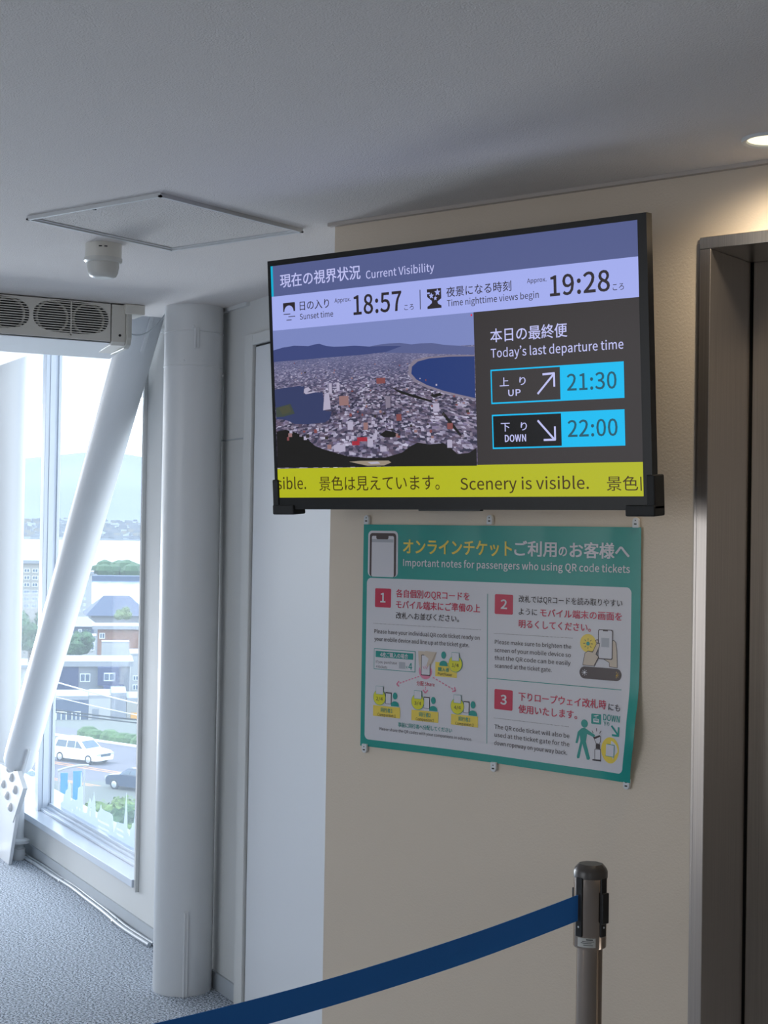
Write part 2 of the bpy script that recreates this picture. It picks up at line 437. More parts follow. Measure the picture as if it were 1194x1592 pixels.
# Latin letters and figures as flat outlines: character, advance, then one closed outline per bar, in 1/500 em
GLYPHS = '''.139|70,-7 86,-2 98,10 103,28 98,46 86,59 70,63 53,59 41,46 37,28 41,10 53,-2
/196|6,-90 39,-90 189,397 156,397
0278|139,-7 199,15 239,78 253,185 239,290 199,352 139,373 78,352 39,290 25,185 39,78 78,15|139,31 102,47 78,97 69,185 78,272 102,321 139,337 176,321 200,272 209,185 200,97 176,47
1278|44,0 245,0 245,38 172,38 172,367 137,367 115,356 90,347 61,341 61,312 126,312 126,38 44,38
2278|22,0 253,0 253,40 151,40 131,39 111,38 91,36 167,115 217,191 235,266 222,322 185,360 128,373 86,366 51,348 20,320 47,294 69,315 94,330 123,336 160,327 183,301 190,264 172,197 117,119 22,27
3278|132,-7 191,6 233,42 250,98 239,142 211,173 172,191 172,194 206,212 229,242 237,282 223,331 185,362 130,373 91,367 57,352 28,330 53,301 75,319 100,331 129,336 162,329 183,309 191,278 181,242 149,217 89,208 89,173 156,164 192,138 203,100 193,63 167,40 129,32 91,38 62,53 38,74 15,44 43,19 81,1
4278|170,0 213,0 213,101 262,101 262,138 213,138 213,367 163,367 10,131 10,101 170,101|170,138 58,138 141,263 151,281 161,299 171,317 173,317 171,295 170,271 170,250
5278|131,-7 189,8 234,51 251,119 236,185 196,224 141,236 120,234 102,229 86,222 95,328 233,328 233,367 55,367 43,196 68,180 87,192 106,199 129,202 169,192 195,163 205,118 194,72 166,42 127,32 89,37 60,52 37,72 14,42 42,19 81,1
6278|151,-7 203,9 241,50 256,113 243,177 208,215 154,228 125,222 96,207 71,184 85,273 119,321 166,336 187,332 207,322 224,308 250,336 227,355 198,368 164,373 97,354 47,290 28,175 44,74 88,14|72,147 97,174 123,189 147,194 183,184 205,156 213,113 204,69 182,40 151,30 111,43 84,83
7278|99,0 147,0 158,127 189,234 254,339 254,367 25,367 25,328 203,328 145,229 113,124
8278|140,-7 200,6 240,40 255,88 246,131 223,162 193,185 193,187 215,209 234,239 242,276 229,326 195,360 141,372 90,360 54,328 41,279 47,244 65,216 90,195 90,193 58,169 33,135 23,91 38,41 79,6|165,199 124,218 94,243 82,279 90,310 110,331 141,338 174,329 195,306 203,273 198,247 186,222|141,28 101,36 74,60 64,95 70,128 88,156 114,178 162,157 197,130 211,90 202,57 178,35
9278|118,-7 182,14 231,80 251,199 234,296 190,354 127,373 74,358 37,317 22,254 35,191 70,152 123,139 153,145 182,160 208,184 193,94 160,46 116,32 93,35 72,44 54,60 29,31 52,12 81,-2|207,222 182,194 156,178 131,173 94,183 72,211 65,254 73,298 96,327 128,338 168,324 195,286
:139|70,195 86,199 98,212 103,230 98,248 86,260 70,265 53,260 41,248 37,230 41,212 53,199|70,-7 86,-2 98,10 103,28 98,46 86,59 70,63 53,59 41,46 37,28 41,10 53,-2
A304|2,0 49,0 84,112 218,112 253,0 302,0 178,367 126,367|96,149 114,205 126,246 138,287 150,329 152,329 164,287 176,246 189,205 207,149
C319|189,-7 232,0 270,18 301,46 276,76 251,53 223,39 191,34 130,52 91,104 77,185 91,264 131,314 192,333 221,328 246,316 267,298 292,328 267,350 233,367 192,373 108,350 50,285 29,183 50,81 106,16
D344|51,0 144,0 237,22 295,85 315,185 295,284 237,345 142,367 51,367|97,38 97,329 138,329 210,312 253,263 267,185 253,105 210,55 138,38
I147|51,0 97,0 97,367 51,367
N362|51,0 94,0 94,193 93,231 91,269 89,307 91,307 130,232 264,0 311,0 311,367 267,367 267,176 268,137 270,98 274,60 271,60 232,136 98,367 51,367
O371|186,-7 267,17 322,83 342,185 322,286 267,350 186,373 104,350 49,286 29,185 49,83 104,17|186,34 128,53 90,105 77,185 90,264 128,314 186,333 243,314 281,264 295,185 281,105 243,53
P317|51,0 97,0 97,146 157,146 228,158 275,195 292,259 275,322 227,356 155,367 51,367|97,184 97,329 149,329 203,323 235,301 246,259 236,216 204,191 151,184
Q371|186,32 128,51 90,103 77,185 90,264 128,314 186,333 243,314 281,264 295,185 281,103 243,51|298,-92 318,-91 336,-88 350,-84 341,-48 330,-51 318,-53 303,-54 265,-48 234,-32 213,-5 281,27 326,92 342,185 322,286 267,350 186,373 104,350 49,286 29,185 46,90 93,25 163,-5 192,-50 237,-81
R318|97,193 97,329 158,329 207,323 237,302 247,264 237,224 207,200 158,193|252,0 304,0 211,161 254,180 283,214 293,264 276,324 231,357 165,367 51,367 51,0 97,0 97,156 163,156
S298|152,-7 218,8 261,45 277,98 266,143 239,174 201,196 149,218 121,231 97,250 88,280 97,308 120,326 157,333 188,328 216,317 240,299 264,328 234,351 198,367 157,373 97,360 56,326 41,276 53,231 81,201 116,182 168,159 200,144 221,124 230,94 220,62 194,42 153,34 115,40 81,55 52,80 24,48 60,19 103,0
T300|127,0 173,0 173,328 284,328 284,367 16,367 16,328 127,328
U361|181,-7 248,8 294,58 312,151 312,367 268,367 268,150 256,81 225,45 181,34 137,45 107,81 95,150 95,367 49,367 49,151 66,58 113,8
V288|118,0 171,0 288,367 241,367 182,168 170,127 159,88 146,47 144,47 132,88 120,127 109,168 49,367 1,367
W439|91,0 146,0 200,221 206,249 213,277 219,305 221,305 226,277 232,249 239,221 294,0 350,0 426,367 382,367 342,167 335,127 329,88 322,48 319,48 310,88 302,128 293,167 242,367 200,367 149,167 140,127 131,88 123,48 121,48 114,88 106,127 99,167 61,367 13,367
a282|109,-7 141,-1 171,13 199,33 200,33 204,0 242,0 242,167 232,226 201,265 148,279 106,273 70,259 41,243 59,212 82,225 110,236 140,241 174,231 191,205 196,172 102,153 47,120 30,71 40,29 68,3|122,31 97,35 80,49 74,74 85,104 124,127 196,142 196,66 171,46 146,34
b309|166,-7 224,11 267,61 284,140 271,213 235,261 176,279 145,273 117,260 90,241 92,289 92,398 46,398 46,0 83,0 87,28 89,28 113,10 140,-2|158,32 138,35 116,43 92,60 92,203 117,223 141,236 164,240 206,227 229,192 236,140 226,82 198,45
c255|153,-7 185,-2 215,9 241,28 221,59 202,45 181,35 157,32 113,45 84,81 73,136 84,190 114,227 159,240 178,237 196,229 213,217 236,247 214,262 189,274 157,279 92,262 44,213 26,136 43,59 88,10
d310|139,-7 170,-1 198,13 221,32 223,32 227,0 264,0 264,398 218,398 218,294 221,247 197,264 173,275 144,279 86,261 43,212 27,136 40,58 79,10|149,32 108,44 82,80 74,136 84,191 112,227 152,240 174,237 196,228 218,212 218,69 196,48 173,36
e277|156,-7 190,-3 220,7 245,21 229,52 208,40 186,33 161,30 115,42 84,75 71,125 254,125 255,133 256,141 256,151 243,219 207,263 148,279 88,261 44,212 26,136 44,59 90,10|71,158 85,203 112,232 149,242 185,232 208,204 216,158
f163|17,235 54,235 54,0 99,0 99,235 157,235 157,272 99,272 99,315 103,344 116,362 138,368 147,367 158,365 168,361 178,396 164,400 149,403 133,405 88,394 62,363 54,315 54,272 17,269
g282|138,-125 210,-112 258,-78 275,-31 264,6 233,27 181,34 127,34 98,37 84,48 80,63 82,76 88,87 97,96 110,90 124,87 137,86 188,98 223,130 237,181 234,203 226,222 215,237 270,237 270,272 176,272 165,275 152,278 137,279 86,267 50,233 36,182 41,151 54,126 71,109 71,107 57,94 46,77 41,56 44,37 53,22 66,12 66,9 44,-9 30,-30 26,-53 40,-92 79,-117|137,117 108,125 88,147 80,182 87,216 108,237 137,245 166,237 187,216 195,182 187,147 166,125|144,-94 102,-88 75,-71 66,-46 68,-30 77,-15 93,0 105,-2 117,-4 128,-4 175,-4 205,-7 224,-18 230,-39 219,-65 190,-85
h304|46,0 92,0 92,197 117,220 140,234 166,239 195,231 212,207 218,166 218,0 263,0 263,172 254,230 227,266 180,279 146,272 116,256 90,233 92,289 92,398 46,398
i138|46,0 92,0 92,272 46,272|69,328 85,331 96,342 100,358 96,373 85,384 69,388 53,384 43,373 39,358 43,342 53,331
k276|46,0 91,0 91,72 142,131 222,0 271,0 169,162 259,272 208,272 93,129 91,129 91,398 46,398
l142|94,-7 105,-6 114,-4 121,-3 114,33 110,32 107,32 105,32 98,33 94,40 92,51 92,398 46,398 46,54 51,21 66,1
m463|46,0 92,0 92,197 116,220 139,234 160,239 188,231 205,207 211,166 211,0 256,0 256,197 280,220 303,234 325,239 353,231 370,207 375,166 375,0 421,0 421,172 412,230 384,266 339,279 307,272 277,254 249,227 234,254 209,272 174,279 142,272 114,256 89,232 88,232 84,272 46,272
n305|46,0 92,0 92,197 117,220 140,234 166,239 195,231 212,207 218,166 218,0 263,0 263,172 254,230 227,266 180,279 146,272 116,256 89,232 88,232 84,272 46,272
o303|152,-7 214,10 259,59 277,136 259,213 214,262 152,279 89,262 44,213 26,136 44,59 89,10|152,32 110,45 83,81 73,136 83,190 110,227 152,240 193,227 220,190 231,136 220,81 193,45
p310|46,-115 92,-115 92,-23 91,25 115,8 141,-3 166,-7 224,11 267,61 284,140 271,213 235,261 176,279 145,273 115,259 89,240 88,240 84,272 46,272|158,32 138,35 116,43 92,60 92,203 117,223 141,236 164,240 206,227 229,192 236,140 226,82 198,45
r194|46,0 92,0 92,175 113,211 136,231 160,238 170,237 178,236 187,233 195,273 186,276 177,278 166,279 137,272 111,252 89,222 88,222 84,272 46,272
s234|117,-7 171,5 204,34 216,74 203,115 172,140 133,157 104,168 83,183 75,204 80,223 97,238 125,243 148,240 168,231 187,219 209,248 185,263 157,274 125,279 74,268 42,241 31,202 43,164 73,139 110,123 139,111 163,95 172,72 166,50 148,35 119,29 89,33 62,44 38,62 16,31 45,12 79,-2
t189|131,-7 148,-5 165,-1 182,4 173,38 163,34 152,32 142,31 117,37 103,54 100,83 100,235 174,235 174,272 100,272 100,348 62,348 57,272 14,269 14,235 54,235 54,84 61,36 85,5
u304|126,-7 159,0 189,17 215,43 217,43 220,0 258,0 258,272 213,272 213,79 188,53 165,38 139,33 110,40 93,64 88,105 88,272 42,272 42,100 51,41 78,6
v261|105,0 158,0 254,272 209,272 158,117 149,90 141,63 133,37 130,37 122,63 113,90 105,117 54,272 7,272
w401|89,0 142,0 181,146 187,171 193,198 199,225 202,225 208,198 214,172 220,147 259,0 315,0 388,272 344,272 305,115 299,89 293,64 288,39 286,39 279,64 273,89 267,115 224,272 180,272 137,115 131,89 125,64 119,39 117,39 111,64 106,89 101,115 60,272 14,272
x249|8,0 56,0 92,64 101,80 110,96 120,112 122,112 132,96 142,80 152,64 192,0 242,0 152,137 235,272 187,272 154,212 145,197 137,182 130,167 127,167 118,182 109,197 101,212 64,272 15,272 97,142
y261|51,-117 97,-104 129,-71 152,-23 254,272 210,272 161,121 153,96 146,70 139,44 136,44 127,70 118,96 109,121 54,272 7,272 116,-1 110,-21 95,-51 75,-72 49,-80 41,-79 34,-77 28,-75 19,-112 28,-114 39,-116
×500|387,27 411,51 275,188 411,325 387,349 250,212 114,349 89,325 226,188 89,51 114,27 250,164
’500|24,300 35,281 65,302 88,333 97,374 92,399 77,415 58,422 39,417 27,405 24,389 27,373 38,361 55,357 60,358 65,359 69,361 63,338 48,317'''

_glyph = {}
for _ln in GLYPHS.split('\n'):
    _p = _ln[1:].split('|')
    _glyph[_ln[0]] = (int(_p[0]) / 500.0, [[tuple(int(c) / 500.0 for c in q.split(',')) for q in L.split(' ')] for L in _p[1:]])
_gcache = {}


def glyph(ch, bold):
    key = (ch, bold)
    if key not in _gcache:
        if ch in ' \u3000':
            _gcache[key] = (0.224 if ch == ' ' else 1.0, [], [])
        elif ch in _glyph:
            adv, loops = _glyph[ch]
            if ch == '’':
                x0 = min(q[0] for L in loops for q in L) - 0.05
                adv, loops = 0.25, [[(x - x0, y) for x, y in L] for L in loops]
            vs, fs = fill2d(loops, bold)
            _gcache[key] = (adv + bold * 1.5, vs, fs)
        else:
            # heavier strokes: the same character set several times, a hair apart
            vs0, fs0 = fill2d(None, 0.0, font_char=ch)
            vs, fs = [], []
            for n_, (dx, dy) in enumerate([(0, 0)] if not bold else [(-1, -.6), (1, -.6), (-1, .6), (1, .6)]):
                k = len(vs)
                vs += [(p[0] + dx * bold * 0.9, p[1] + dy * bold * 0.9, n_) for p in vs0]
                fs += [tuple(i + k for i in f) for f in fs0]
            _gcache[key] = (1.0, vs, fs)
    return _gcache[key]


class Print:
    """flat print on a plane: px = photo pixel -> (u, v) in metres; place(u, v, layer) -> world"""

    def __init__(self, px, place):
        self.px, self.place = px, place
        self.mb = MB()
        self.mats = []
        self.layer = 1

    def mi(self, m):
        if m not in self.mats:
            self.mats.append(m)
        return self.mats.index(m)

    def raw(self, vs, fs, m, layer=None):
        lay = self.layer if layer is None else layer
        self.mb.add([self.place(p[0], p[1], lay + (0.22 * p[2] if len(p) > 2 else 0.0)) for p in vs], fs, self.mi(m))

    def poly(self, pts, m, layer=None):
        """simple outline in pixels"""
        uv = [self.px(*p) for p in pts]
        vs, fs = fill2d([uv])
        self.raw([(a, b) for a, b, _ in vs], fs, m, layer)

    def rect(self, a, b, m, layer=None, grid=1):
        (u0, v0), (u1, v1) = self.px(*a), self.px(*b)
        self.uvrect(u0, v1, u1, v0, m, layer)

    def uvrect(self, u0, v0, u1, v1, m, layer=None):
        self.raw([(u0, v0), (u1, v0), (u1, v1), (u0, v1)], [(0, 1, 2, 3)], m, layer)

    def line(self, a, b, w, m, layer=None):
        (u0, v0), (u1, v1) = self.px(*a), self.px(*b)
        d = V((u1 - u0, v1 - v0)).normalized() * (w / 2)
        n = V((-d.y, d.x))
        self.raw([(u0 + n.x, v0 + n.y), (u0 - n.x, v0 - n.y), (u1 - n.x, v1 - n.y), (u1 + n.x, v1 + n.y)], [(0, 1, 2, 3)], m, layer)

    def disc(self, c, r, m, layer=None, seg=28, a0=0.0, a1=2 * PI):
        u, v = self.px(*c)
        full = abs(a1 - a0 - 2 * PI) < 1e-6
        n = seg if full else seg + 1
        self.raw([(u + r * math.cos(a0 + (a1 - a0) * i / seg), v + r * math.sin(a0 + (a1 - a0) * i / seg)) for i in range(n)], [tuple(range(n))], m, layer)

    def rrect(self, a, b, r, m, layer=None):
        (u0, v0), (u1, v1) = self.px(*a), self.px(*b)
        v0, v1 = min(v0, v1), max(v0, v1)
        pts = []
        for cx, cy, s in ((u1 - r, v1 - r, 0), (u0 + r, v1 - r, 1), (u0 + r, v0 + r, 2), (u1 - r, v0 + r, 3)):
            for k in range(7):
                t = PI / 2 * (s + k / 6)
                pts.append((cx + r * math.cos(t), cy + r * math.sin(t)))
        self.raw(pts, [tuple(range(len(pts)))], m, layer)

    def text(self, s, a, b, em, m, bold=0.0, layer=None, clip=None):
        """s from baseline pixel a to baseline pixel b, em height in pixels"""
        u0, v0 = self.px(*a)
        u1, v1 = self.px(*b)
        v0 = (v0 + v1) / 2
        h = math.dist(self.px(a[0], a[1] - em), self.px(*a))
        g = [glyph(c, bold) for c in s]
        lsb = min([q[0] for q in g[0][1]] or [0])
        last = g[-1]
        rsb = last[0] - max([q[0] for q in last[1]] or [last[0]])
        nat = sum(q[0] for q in g) - lsb - rsb
        sx = (u1 - u0) / nat
        x = -lsb
        for adv, vs, fs in g:
            if fs:
                pts = [(u0 + (x + p[0]) * sx, v0 + p[1] * h, p[2]) for p in vs]
                self.raw(pts, fs, m, layer)
            x += adv


# ================================================================== the room
def floor_poly():
    # footprint of the hall seen from above, following the window wall on its slanted side
    a = N(3.0, N_WALL, 0)
    b = N(9.6, N_WALL, 0)
    c = b - NN * 6.2
    return [V((2.3, -3.3, 0)), V((2.3, W_Y, 0)), V((W_X0, W_Y, 0)), V((W_X0, (N_WALL - 0.4085 * W_X0) / 0.9128, 0)), b, c, V((c.x, -3.3, 0))]


fp = floor_poly()

struct(MB().prism([p + UP * -0.12 for p in fp], UP * 0.12).build('floor', M_carpet))
cpoly = fp[:4] + [N(5.1, N_WALL, 0), N(5.1, 1.74, 0), N(9.6, 1.74, 0)] + fp[5:]
struct(MB().prism([p + UP * CEIL for p in cpoly], UP * 0.12).build('ceiling', M_ceil))
# the ceiling stops short of the tall window: fascia and upper soffit of that slot
RZ = 2.62
struct(MB().nbox(5.1, 9.6, 1.68, 1.74, CEIL + 0.12, RZ).nbox(5.04, 5.1, 1.68, N_WALL, CEIL + 0.12, RZ).nbox(5.04, 9.6, 1.68, N_WALL + 0.34, RZ, RZ + 0.05).build('trim_7', M_white))
# unseen roof slab, eaves stretched to keep the sun off the back windows
struct(MB().wbox(-11.5, 3.2, -7.0, 9.5, CEIL + 0.45, CEIL + 0.6).build('trim_1', M_white))

# wall with the television, the poster and the lift; runs back to the window wall
EL0, EL1, ELT = -1.406, -0.36, 0.612 + EYE
wmb = MB()
wmb.wbox(W_X0, EL0 + 0.004, W_Y, W_Y + 0.35, 0, CEIL)
wmb.wbox(EL0 + 0.004, EL1 - 0.004, W_Y, W_Y + 0.35, ELT - 0.004, CEIL)
wmb.wbox(EL1 - 0.004, 2.3, W_Y, W_Y + 0.35, 0, CEIL)
struct(wmb.build('wall_right', M_wall))
# thin moulding between that wall and the ceiling
struct(MB().wbox(W_X0 - 0.012, 2.3, W_Y - 0.014, W_Y, CEIL - 0.008, CEIL).build('trim_2', mat('trim_paint', (190, 182, 176), 0.5)))

# window wall: apron below, pier beside the column, head above
OP0, OP1 = 5.575, 9.2          # window opening along the wall
SILL = -1.308 + EYE
HEAD = 2.60
NT = 0.34
n = MB()
n.nbox(3.0, OP0, N_WALL, N_WALL + NT, 0, RZ)
n.nbox(OP0, OP1, N_WALL, N_WALL + NT, 0, SILL - 0.03)
n.nbox(OP0, OP1, N_WALL, N_WALL + NT, HEAD, RZ)
n.nbox(OP1, 9.6, N_WALL, N_WALL + NT, 0, RZ)
struct(n.build('wall_window', M_nwall))
# horizontal joint in the panel beside the door
jz = hit(365, 683, NN, N_WALL).z
struct(MB().nbox(4.60, 4.95, N_WALL - 0.003, N_WALL, jz - 0.002, jz + 0.002).build('trim_3', M_base))
struct(MB().nbox(4.588, 5.46, N_WALL - 0.012, N_WALL, CEIL - 0.012, CEIL).build('trim_4', M_white))
struct(MB().nbox(4.588, 9.2, N_WALL - 0.008, N_WALL, 0, 0.056).build('baseboard_window', M_base))

# end wall and back wall, windows added to let sky light in, out of the picture to the left and behind
c_end = N(9.6, N_WALL, 0)
e = MB()
for (n0, n1, z0, z1) in ((-4.26, N_WALL, 0, 0.05), (-4.26, N_WALL, 2.22, CEIL), (-4.26, -3.9, 0.05, 2.22), (1.85, N_WALL, 0.05, 2.22)):
    e.nbox(9.6, 9.75, n0, n1, z0, z1)
struct(e.build('wall_left', M_nwall))
k = MB()
xl = fp[5].x - 0.1
for (x0, x1, z0, z1) in ((xl, 2.3, 0, 0.3), (xl, 2.3, 2.2, CEIL), (xl, -5.7, 0.3, 2.2), (-2.5, 1.0, 0.3, 2.2), (1.0, 1.7, 0.3, 0.9), (1.0, 1.7, 2.0, 2.2), (1.7, 2.3, 0.3, 2.2)):
    k.wbox(x0, x1, -3.4, -3.3, z0, z1)
struct(k.build('wall_back', M_nwall))
struct(MB().wbox(2.3, 2.4, -3.4, W_Y + 0.35, 0, CEIL).build('wall_side', M_wall))
struct(MB().wbox(fp[5].x - 0.1, fp[5].x, -3.3, fp[5].y, 0, CEIL).build('wall_far', M_nwall))

# ------------------------------------------------------------------ the window
GL = 2.06
win = MB()
# sill board with a nosing, then the stepped bottom rail
win.nbox(OP0, OP1, N_WALL - 0.022, 2.0, SILL - 0.03, SILL)
win_o = struct(win.build('window_1', M_frame, bevel=0.002))
rail = MB()
rail.nbox(OP0, OP1, 1.998, 2.022, SILL, SILL + 0.012)
rail.nbox(OP0, OP1, 2.022, 2.036, SILL, SILL + 0.022)
rail.nbox(OP0, OP1, 2.036, 2.059, SILL - 0.03, SILL + 0.034)
rail.nbox(OP0, OP1, 2.036, 2.059, HEAD - 0.05, HEAD)
rail.nbox(OP0, OP0 + 0.05, 2.03, 2.059, SILL, HEAD)
par(rail.build('frame_rail', M_frame, bevel=0.0015), win_o)
tr = MB()
# moulding round the opening on the room side
tr.nbox(OP0 - 0.018, OP0, N_WALL - 0.014, N_WALL, SILL - 0.045, HEAD)
par(tr.build('moulding', M_nwall, bevel=0.002), win_o)
for d0 in (7.118,):
    mu = MB()
    mu.nbox(d0, d0 + 0.06, 1.985, 2.005, SILL, HEAD)
    mu.nbox(d0 - 0.004, d0 + 0.064, 2.005, 2.03, SILL, HEAD)
    mu.nbox(d0 + 0.004, d0 + 0.056, 2.03, 2.045, SILL, HEAD)
    mu.nbox(d0 - 0.006, d0 + 0.066, 2.045, 2.059, SILL, HEAD)
    par(mu.build('mullion', M_frame, bevel=0.002), win_o)
    MID = d0
g0 = MB().nbox(OP0, MID, GL, GL + 0.006, SILL, HEAD)
par(g0.build('pane', M_glass), win_o)
g1 = MB().nbox(MID + 0.06, OP1, GL, GL + 0.006, SILL, HEAD)
par(g1.build('pane', M_glass), win_o)

# ------------------------------------------------------------------ door in the panel wall, half behind the television wall
D1 = 4.525                      # left edge of the door leaf
DT = 0.602 + EYE
dm = MB()
dm.nbox(D1, D1 + 0.062, N_WALL - 0.016, N_WALL, 0, DT + 0.036)
dm.nbox(3.4, D1, N_WALL - 0.016, N_WALL, DT, DT + 0.036)
door = struct(dm.build('door_1', M_nwall, bevel=0.003))
lf = MB().nbox(3.42, D1 - 0.006, N_WALL - 0.006, N_WALL, 0.004, DT - 0.006)
par(lf.build('door_leaf', mat('door_paint', (212, 216, 222), 0.4), bevel=0.002), door)
sh = MB().nbox(D1 - 0.006, D1, N_WALL - 0.002, N_WALL, 0.0, DT).nbox(3.42, D1, N_WALL - 0.002, N_WALL, DT - 0.006, DT)
par(sh.build('shadow_gap', M_dark), door)

# ------------------------------------------------------------------ lift entrance
fw_ = 0.0245
lift = struct(MB().wbox(EL0, EL0 + fw_, W_Y - 0.006, 3.02, 0, ELT - fw_).wbox(EL1 - fw_, EL1, W_Y - 0.006, 3.02, 0, ELT - fw_).build('door_2', M_steel_d, bevel=0.0015))
par(MB().wbox(EL0 + 0.0004, EL1 - 0.0004, W_Y - 0.007, 3.02, ELT - fw_, ELT).build('lintel', M_steel, bevel=0.0015), lift)
par(MB().wbox(EL0 - 0.006, EL0, W_Y - 0.003, W_Y + 0.02, 0, ELT - 0.012).build('edge_strip', M_steel_d), lift)
lx = (EL0 + EL1) / 2
par(MB().wbox(EL0 + fw_ + 0.004, lx - 0.002, 3.024, 3.05, 0.01, ELT - 0.01).build('door_leaf', M_steel, bevel=0.002), lift)
par(MB().wbox(lx + 0.002, EL1 - fw_ - 0.004, 3.024, 3.05, 0.01, ELT - 0.01).build('door_leaf', M_steel, bevel=0.002), lift)
par(MB().wbox(EL0 + 0.003, EL1 - 0.003, 3.052, 3.18, 0, ELT).build('shaft', M_black_m), lift)

# ------------------------------------------------------------------ ceiling access hatch
HX0, HX1, HY0, HY1 = -2.93, -2.475, 2.363, 2.842
h = thing('ceiling_hatch', 'square access hatch with thin aluminium rim in the white ceiling', 'hatch', (-2.70, 2.60, CEIL))
hf = MB()
r_ = 0.016
for (x0, x1, y0, y1) in ((HX0, HX1, HY0, HY0 + r_), (HX0, HX1, HY1 - r_, HY1), (HX0, HX0 + r_, HY0 + r_, HY1 - r_), (HX1 - r_, HX1, HY0 + r_, HY1 - r_)):
    hf.wbox(x0, x1, y0, y1, CEIL - 0.006, CEIL)
for (x0, x1, y0, y1) in ((HX0, HX1, HY0, HY0 + .005), (HX0, HX1, HY1 - .005, HY1), (HX0, HX0 + .005, HY0, HY1), (HX1 - .005, HX1, HY0, HY1)):
    hf.wbox(x0 - 0.001, x1 + 0.001, y0 - 0.001, y1 + 0.001, CEIL - 0.0095, CEIL - 0.0055)
hf.build('rim', M_white, h)
MB().wbox(HX0 + r_ + 0.003, HX1 - r_ - 0.003, HY0 + r_ + 0.003, HY1 - r_ - 0.003, CEIL - 0.004, CEIL).build('panel', mat('hatch_paper', (222, 219, 217), 0.9, bump=1.0, bscale=220, bdist=0.006), h)
hp = hit(152, 322, UP, CEIL - EYE)
MB().lathe((hp.x + 0.004, HY0 + 0.012, CEIL - 0.0075), [(0.0, -0.002), (0.005, -0.002), (0.005, 0.0), (0.0, 0.0)], 12).build('latch', M_black, h)

# ------------------------------------------------------------------ smoke detector
sd = hit(161, 380, UP, CEIL - EYE)
sd.z = CEIL
t = thing('smoke_detector', 'round white smoke detector with domed sensor hanging below the ceiling', 'detector', sd)
MB().lathe(sd, [(0.0, 0), (0.047, 0), (0.0475, -0.024), (0.047, -0.037), (0.0, -0.037)], 40).build('base', M_ivory, t, smooth=30)
MB().lathe(sd, [(0.0, -0.037), (0.0495, -0.037), (0.0495, -0.045), (0.044, -0.049), (0.0, -0.049)], 40).build('collar', M_pearl, t, smooth=30)
MB().lathe(sd, [(0.0, -0.049), (0.041, -0.049), (0.0415, -0.060), (0.039, -0.074), (0.034, -0.084), (0.024, -0.0885), (0.012, -0.087), (0.0, -0.086)], 40).build('dome', M_pearl, t, smooth=40)
dv = V((-sd.x, -sd.y, 0)).normalized()
q = dv.cross(UP)
sl = MB()
for s in (-0.010, 0.004):
    sl.box(sd + dv * 0.0460 + q * s - UP * 0.014, q * 0.008, dv * 0.0022, UP * 0.003)
sl.build('vent_slot', M_dark, t)

# ------------------------------------------------------------------ recessed downlight
dl = V((-1.193, 2.684, CEIL))
t = thing('recessed_downlight', 'round recessed ceiling downlight glowing warm white above the lift', 'light', dl)
MB().lathe(dl, [(0.052, 0.0), (0.052, -0.004), (0.050, -0.006), (0.043, -0.004), (0.041, 0.0)], 48).build('rim', M_white, t, smooth=40)
MB().lathe(dl, [(0.0, -0.001), (0.041, -0.001), (0.041, 0.0), (0.0, 0.0)], 48).build('lamp', M_lamp, t)
sp = light('downlight_beam', 'SPOT', dl + V((0, 0, -0.012)), dl + V((0, 0, -2)), 12, (1.0, 0.84, 0.62), spot_size=math.radians(172), spot_blend=1.0, shadow_soft_size=0.04)

# ================================================================== steel columns and brace
RC = 0.097
C1 = V((-3.645, 3.644, 0))
t = thing('steel_column', 'white round steel column between the window and the door', 'column', C1)
MB().lathe(C1, [(0, 0), (RC - 0.002, 0), (RC, 0.004), (RC, CEIL), (0, CEIL)], 64).build('shaft', M_white, t, smooth=40)
dv = V((0.66, -0.75, 0)).normalized()
for z in (0.661 + EYE, 0.548 + EYE):
    MB().lathe(C1 + UP * z, [(RC - 0.001, -0.002), (RC + 0.0022, -0.001), (RC + 0.0022, 0.001), (RC - 0.001, 0.002)], 64).build('weld_seam', M_white, t, smooth=60)


def strip(cx, pxy0, pxy1, w, name):
    a, b = hit(pxy0[0], pxy0[1], NN, 1.76), hit(pxy1[0], pxy1[1], NN, 1.76)
    dd = V((a.x - cx.x, a.y - cx.y, 0)).normalized()
    z0, z1 = max(0.0, b.z), a.z
    if pxy1[1] > 1500:
        z0 = 0.0
    qq = dd.cross(UP)
    m = MB()
    m.box(cx + dd * (RC - 0.006) - qq * w / 2 + UP * z0, qq * w, dd * 0.010, UP * (z1 - z0))
    m.box(cx + dd * (RC - 0.006) + qq * w * 0.1 + UP * z0, qq * w * 0.3, dd * 0.013, UP * (z1 - z0 - 0.004))
    return m.build(name, M_white, t, bevel=0.0012)


strip(C1, (316, 497), (316, 530), 0.015, 'cover_strip')
strip(C1, (297, 1440), (297, 1553), 0.016, 'cover_strip')
for (px, py) in ((278, 558), (301, 497)):
    p = hit(px, py, NN, 1.745)
    dd = V((p.x - C1.x, p.y - C1.y, 0)).normalized()
    MB().lathe(C1 + dd * (RC - 0.002) + UP * p.z, [(0, 0), (0.005, 0), (0.004, 0.004), (0, 0.005)], 12, axis=dd).build('stud', M_white, t, smooth=40)
p1 = V((C1.x + 0.0785, C1.y - 0.0598, 0))
e_ = (CR - UP * CR.z).normalized()
MB().lathe(C1 + e_ * (RC - 0.003) + UP * (hit(347, 567, NN, 1.8).z), [(0, 0), (0.006, 0), (0.005, 0.006), (0, 0.007)], 12, axis=e_).build('stud', M_white, t, smooth=40)

# far column: the gusset plate of the brace is welded to its foot
C2 = N(7.285, 1.837, 0)
t2 = thing('steel_column', 'white round steel column at the left edge behind the riveted plate', 'column', C2)
MB().lathe(C2, [(0, 0), (RC, 0), (RC, 2.61), (0, 2.61)], 64).build('shaft', M_white, t2, smooth=40)


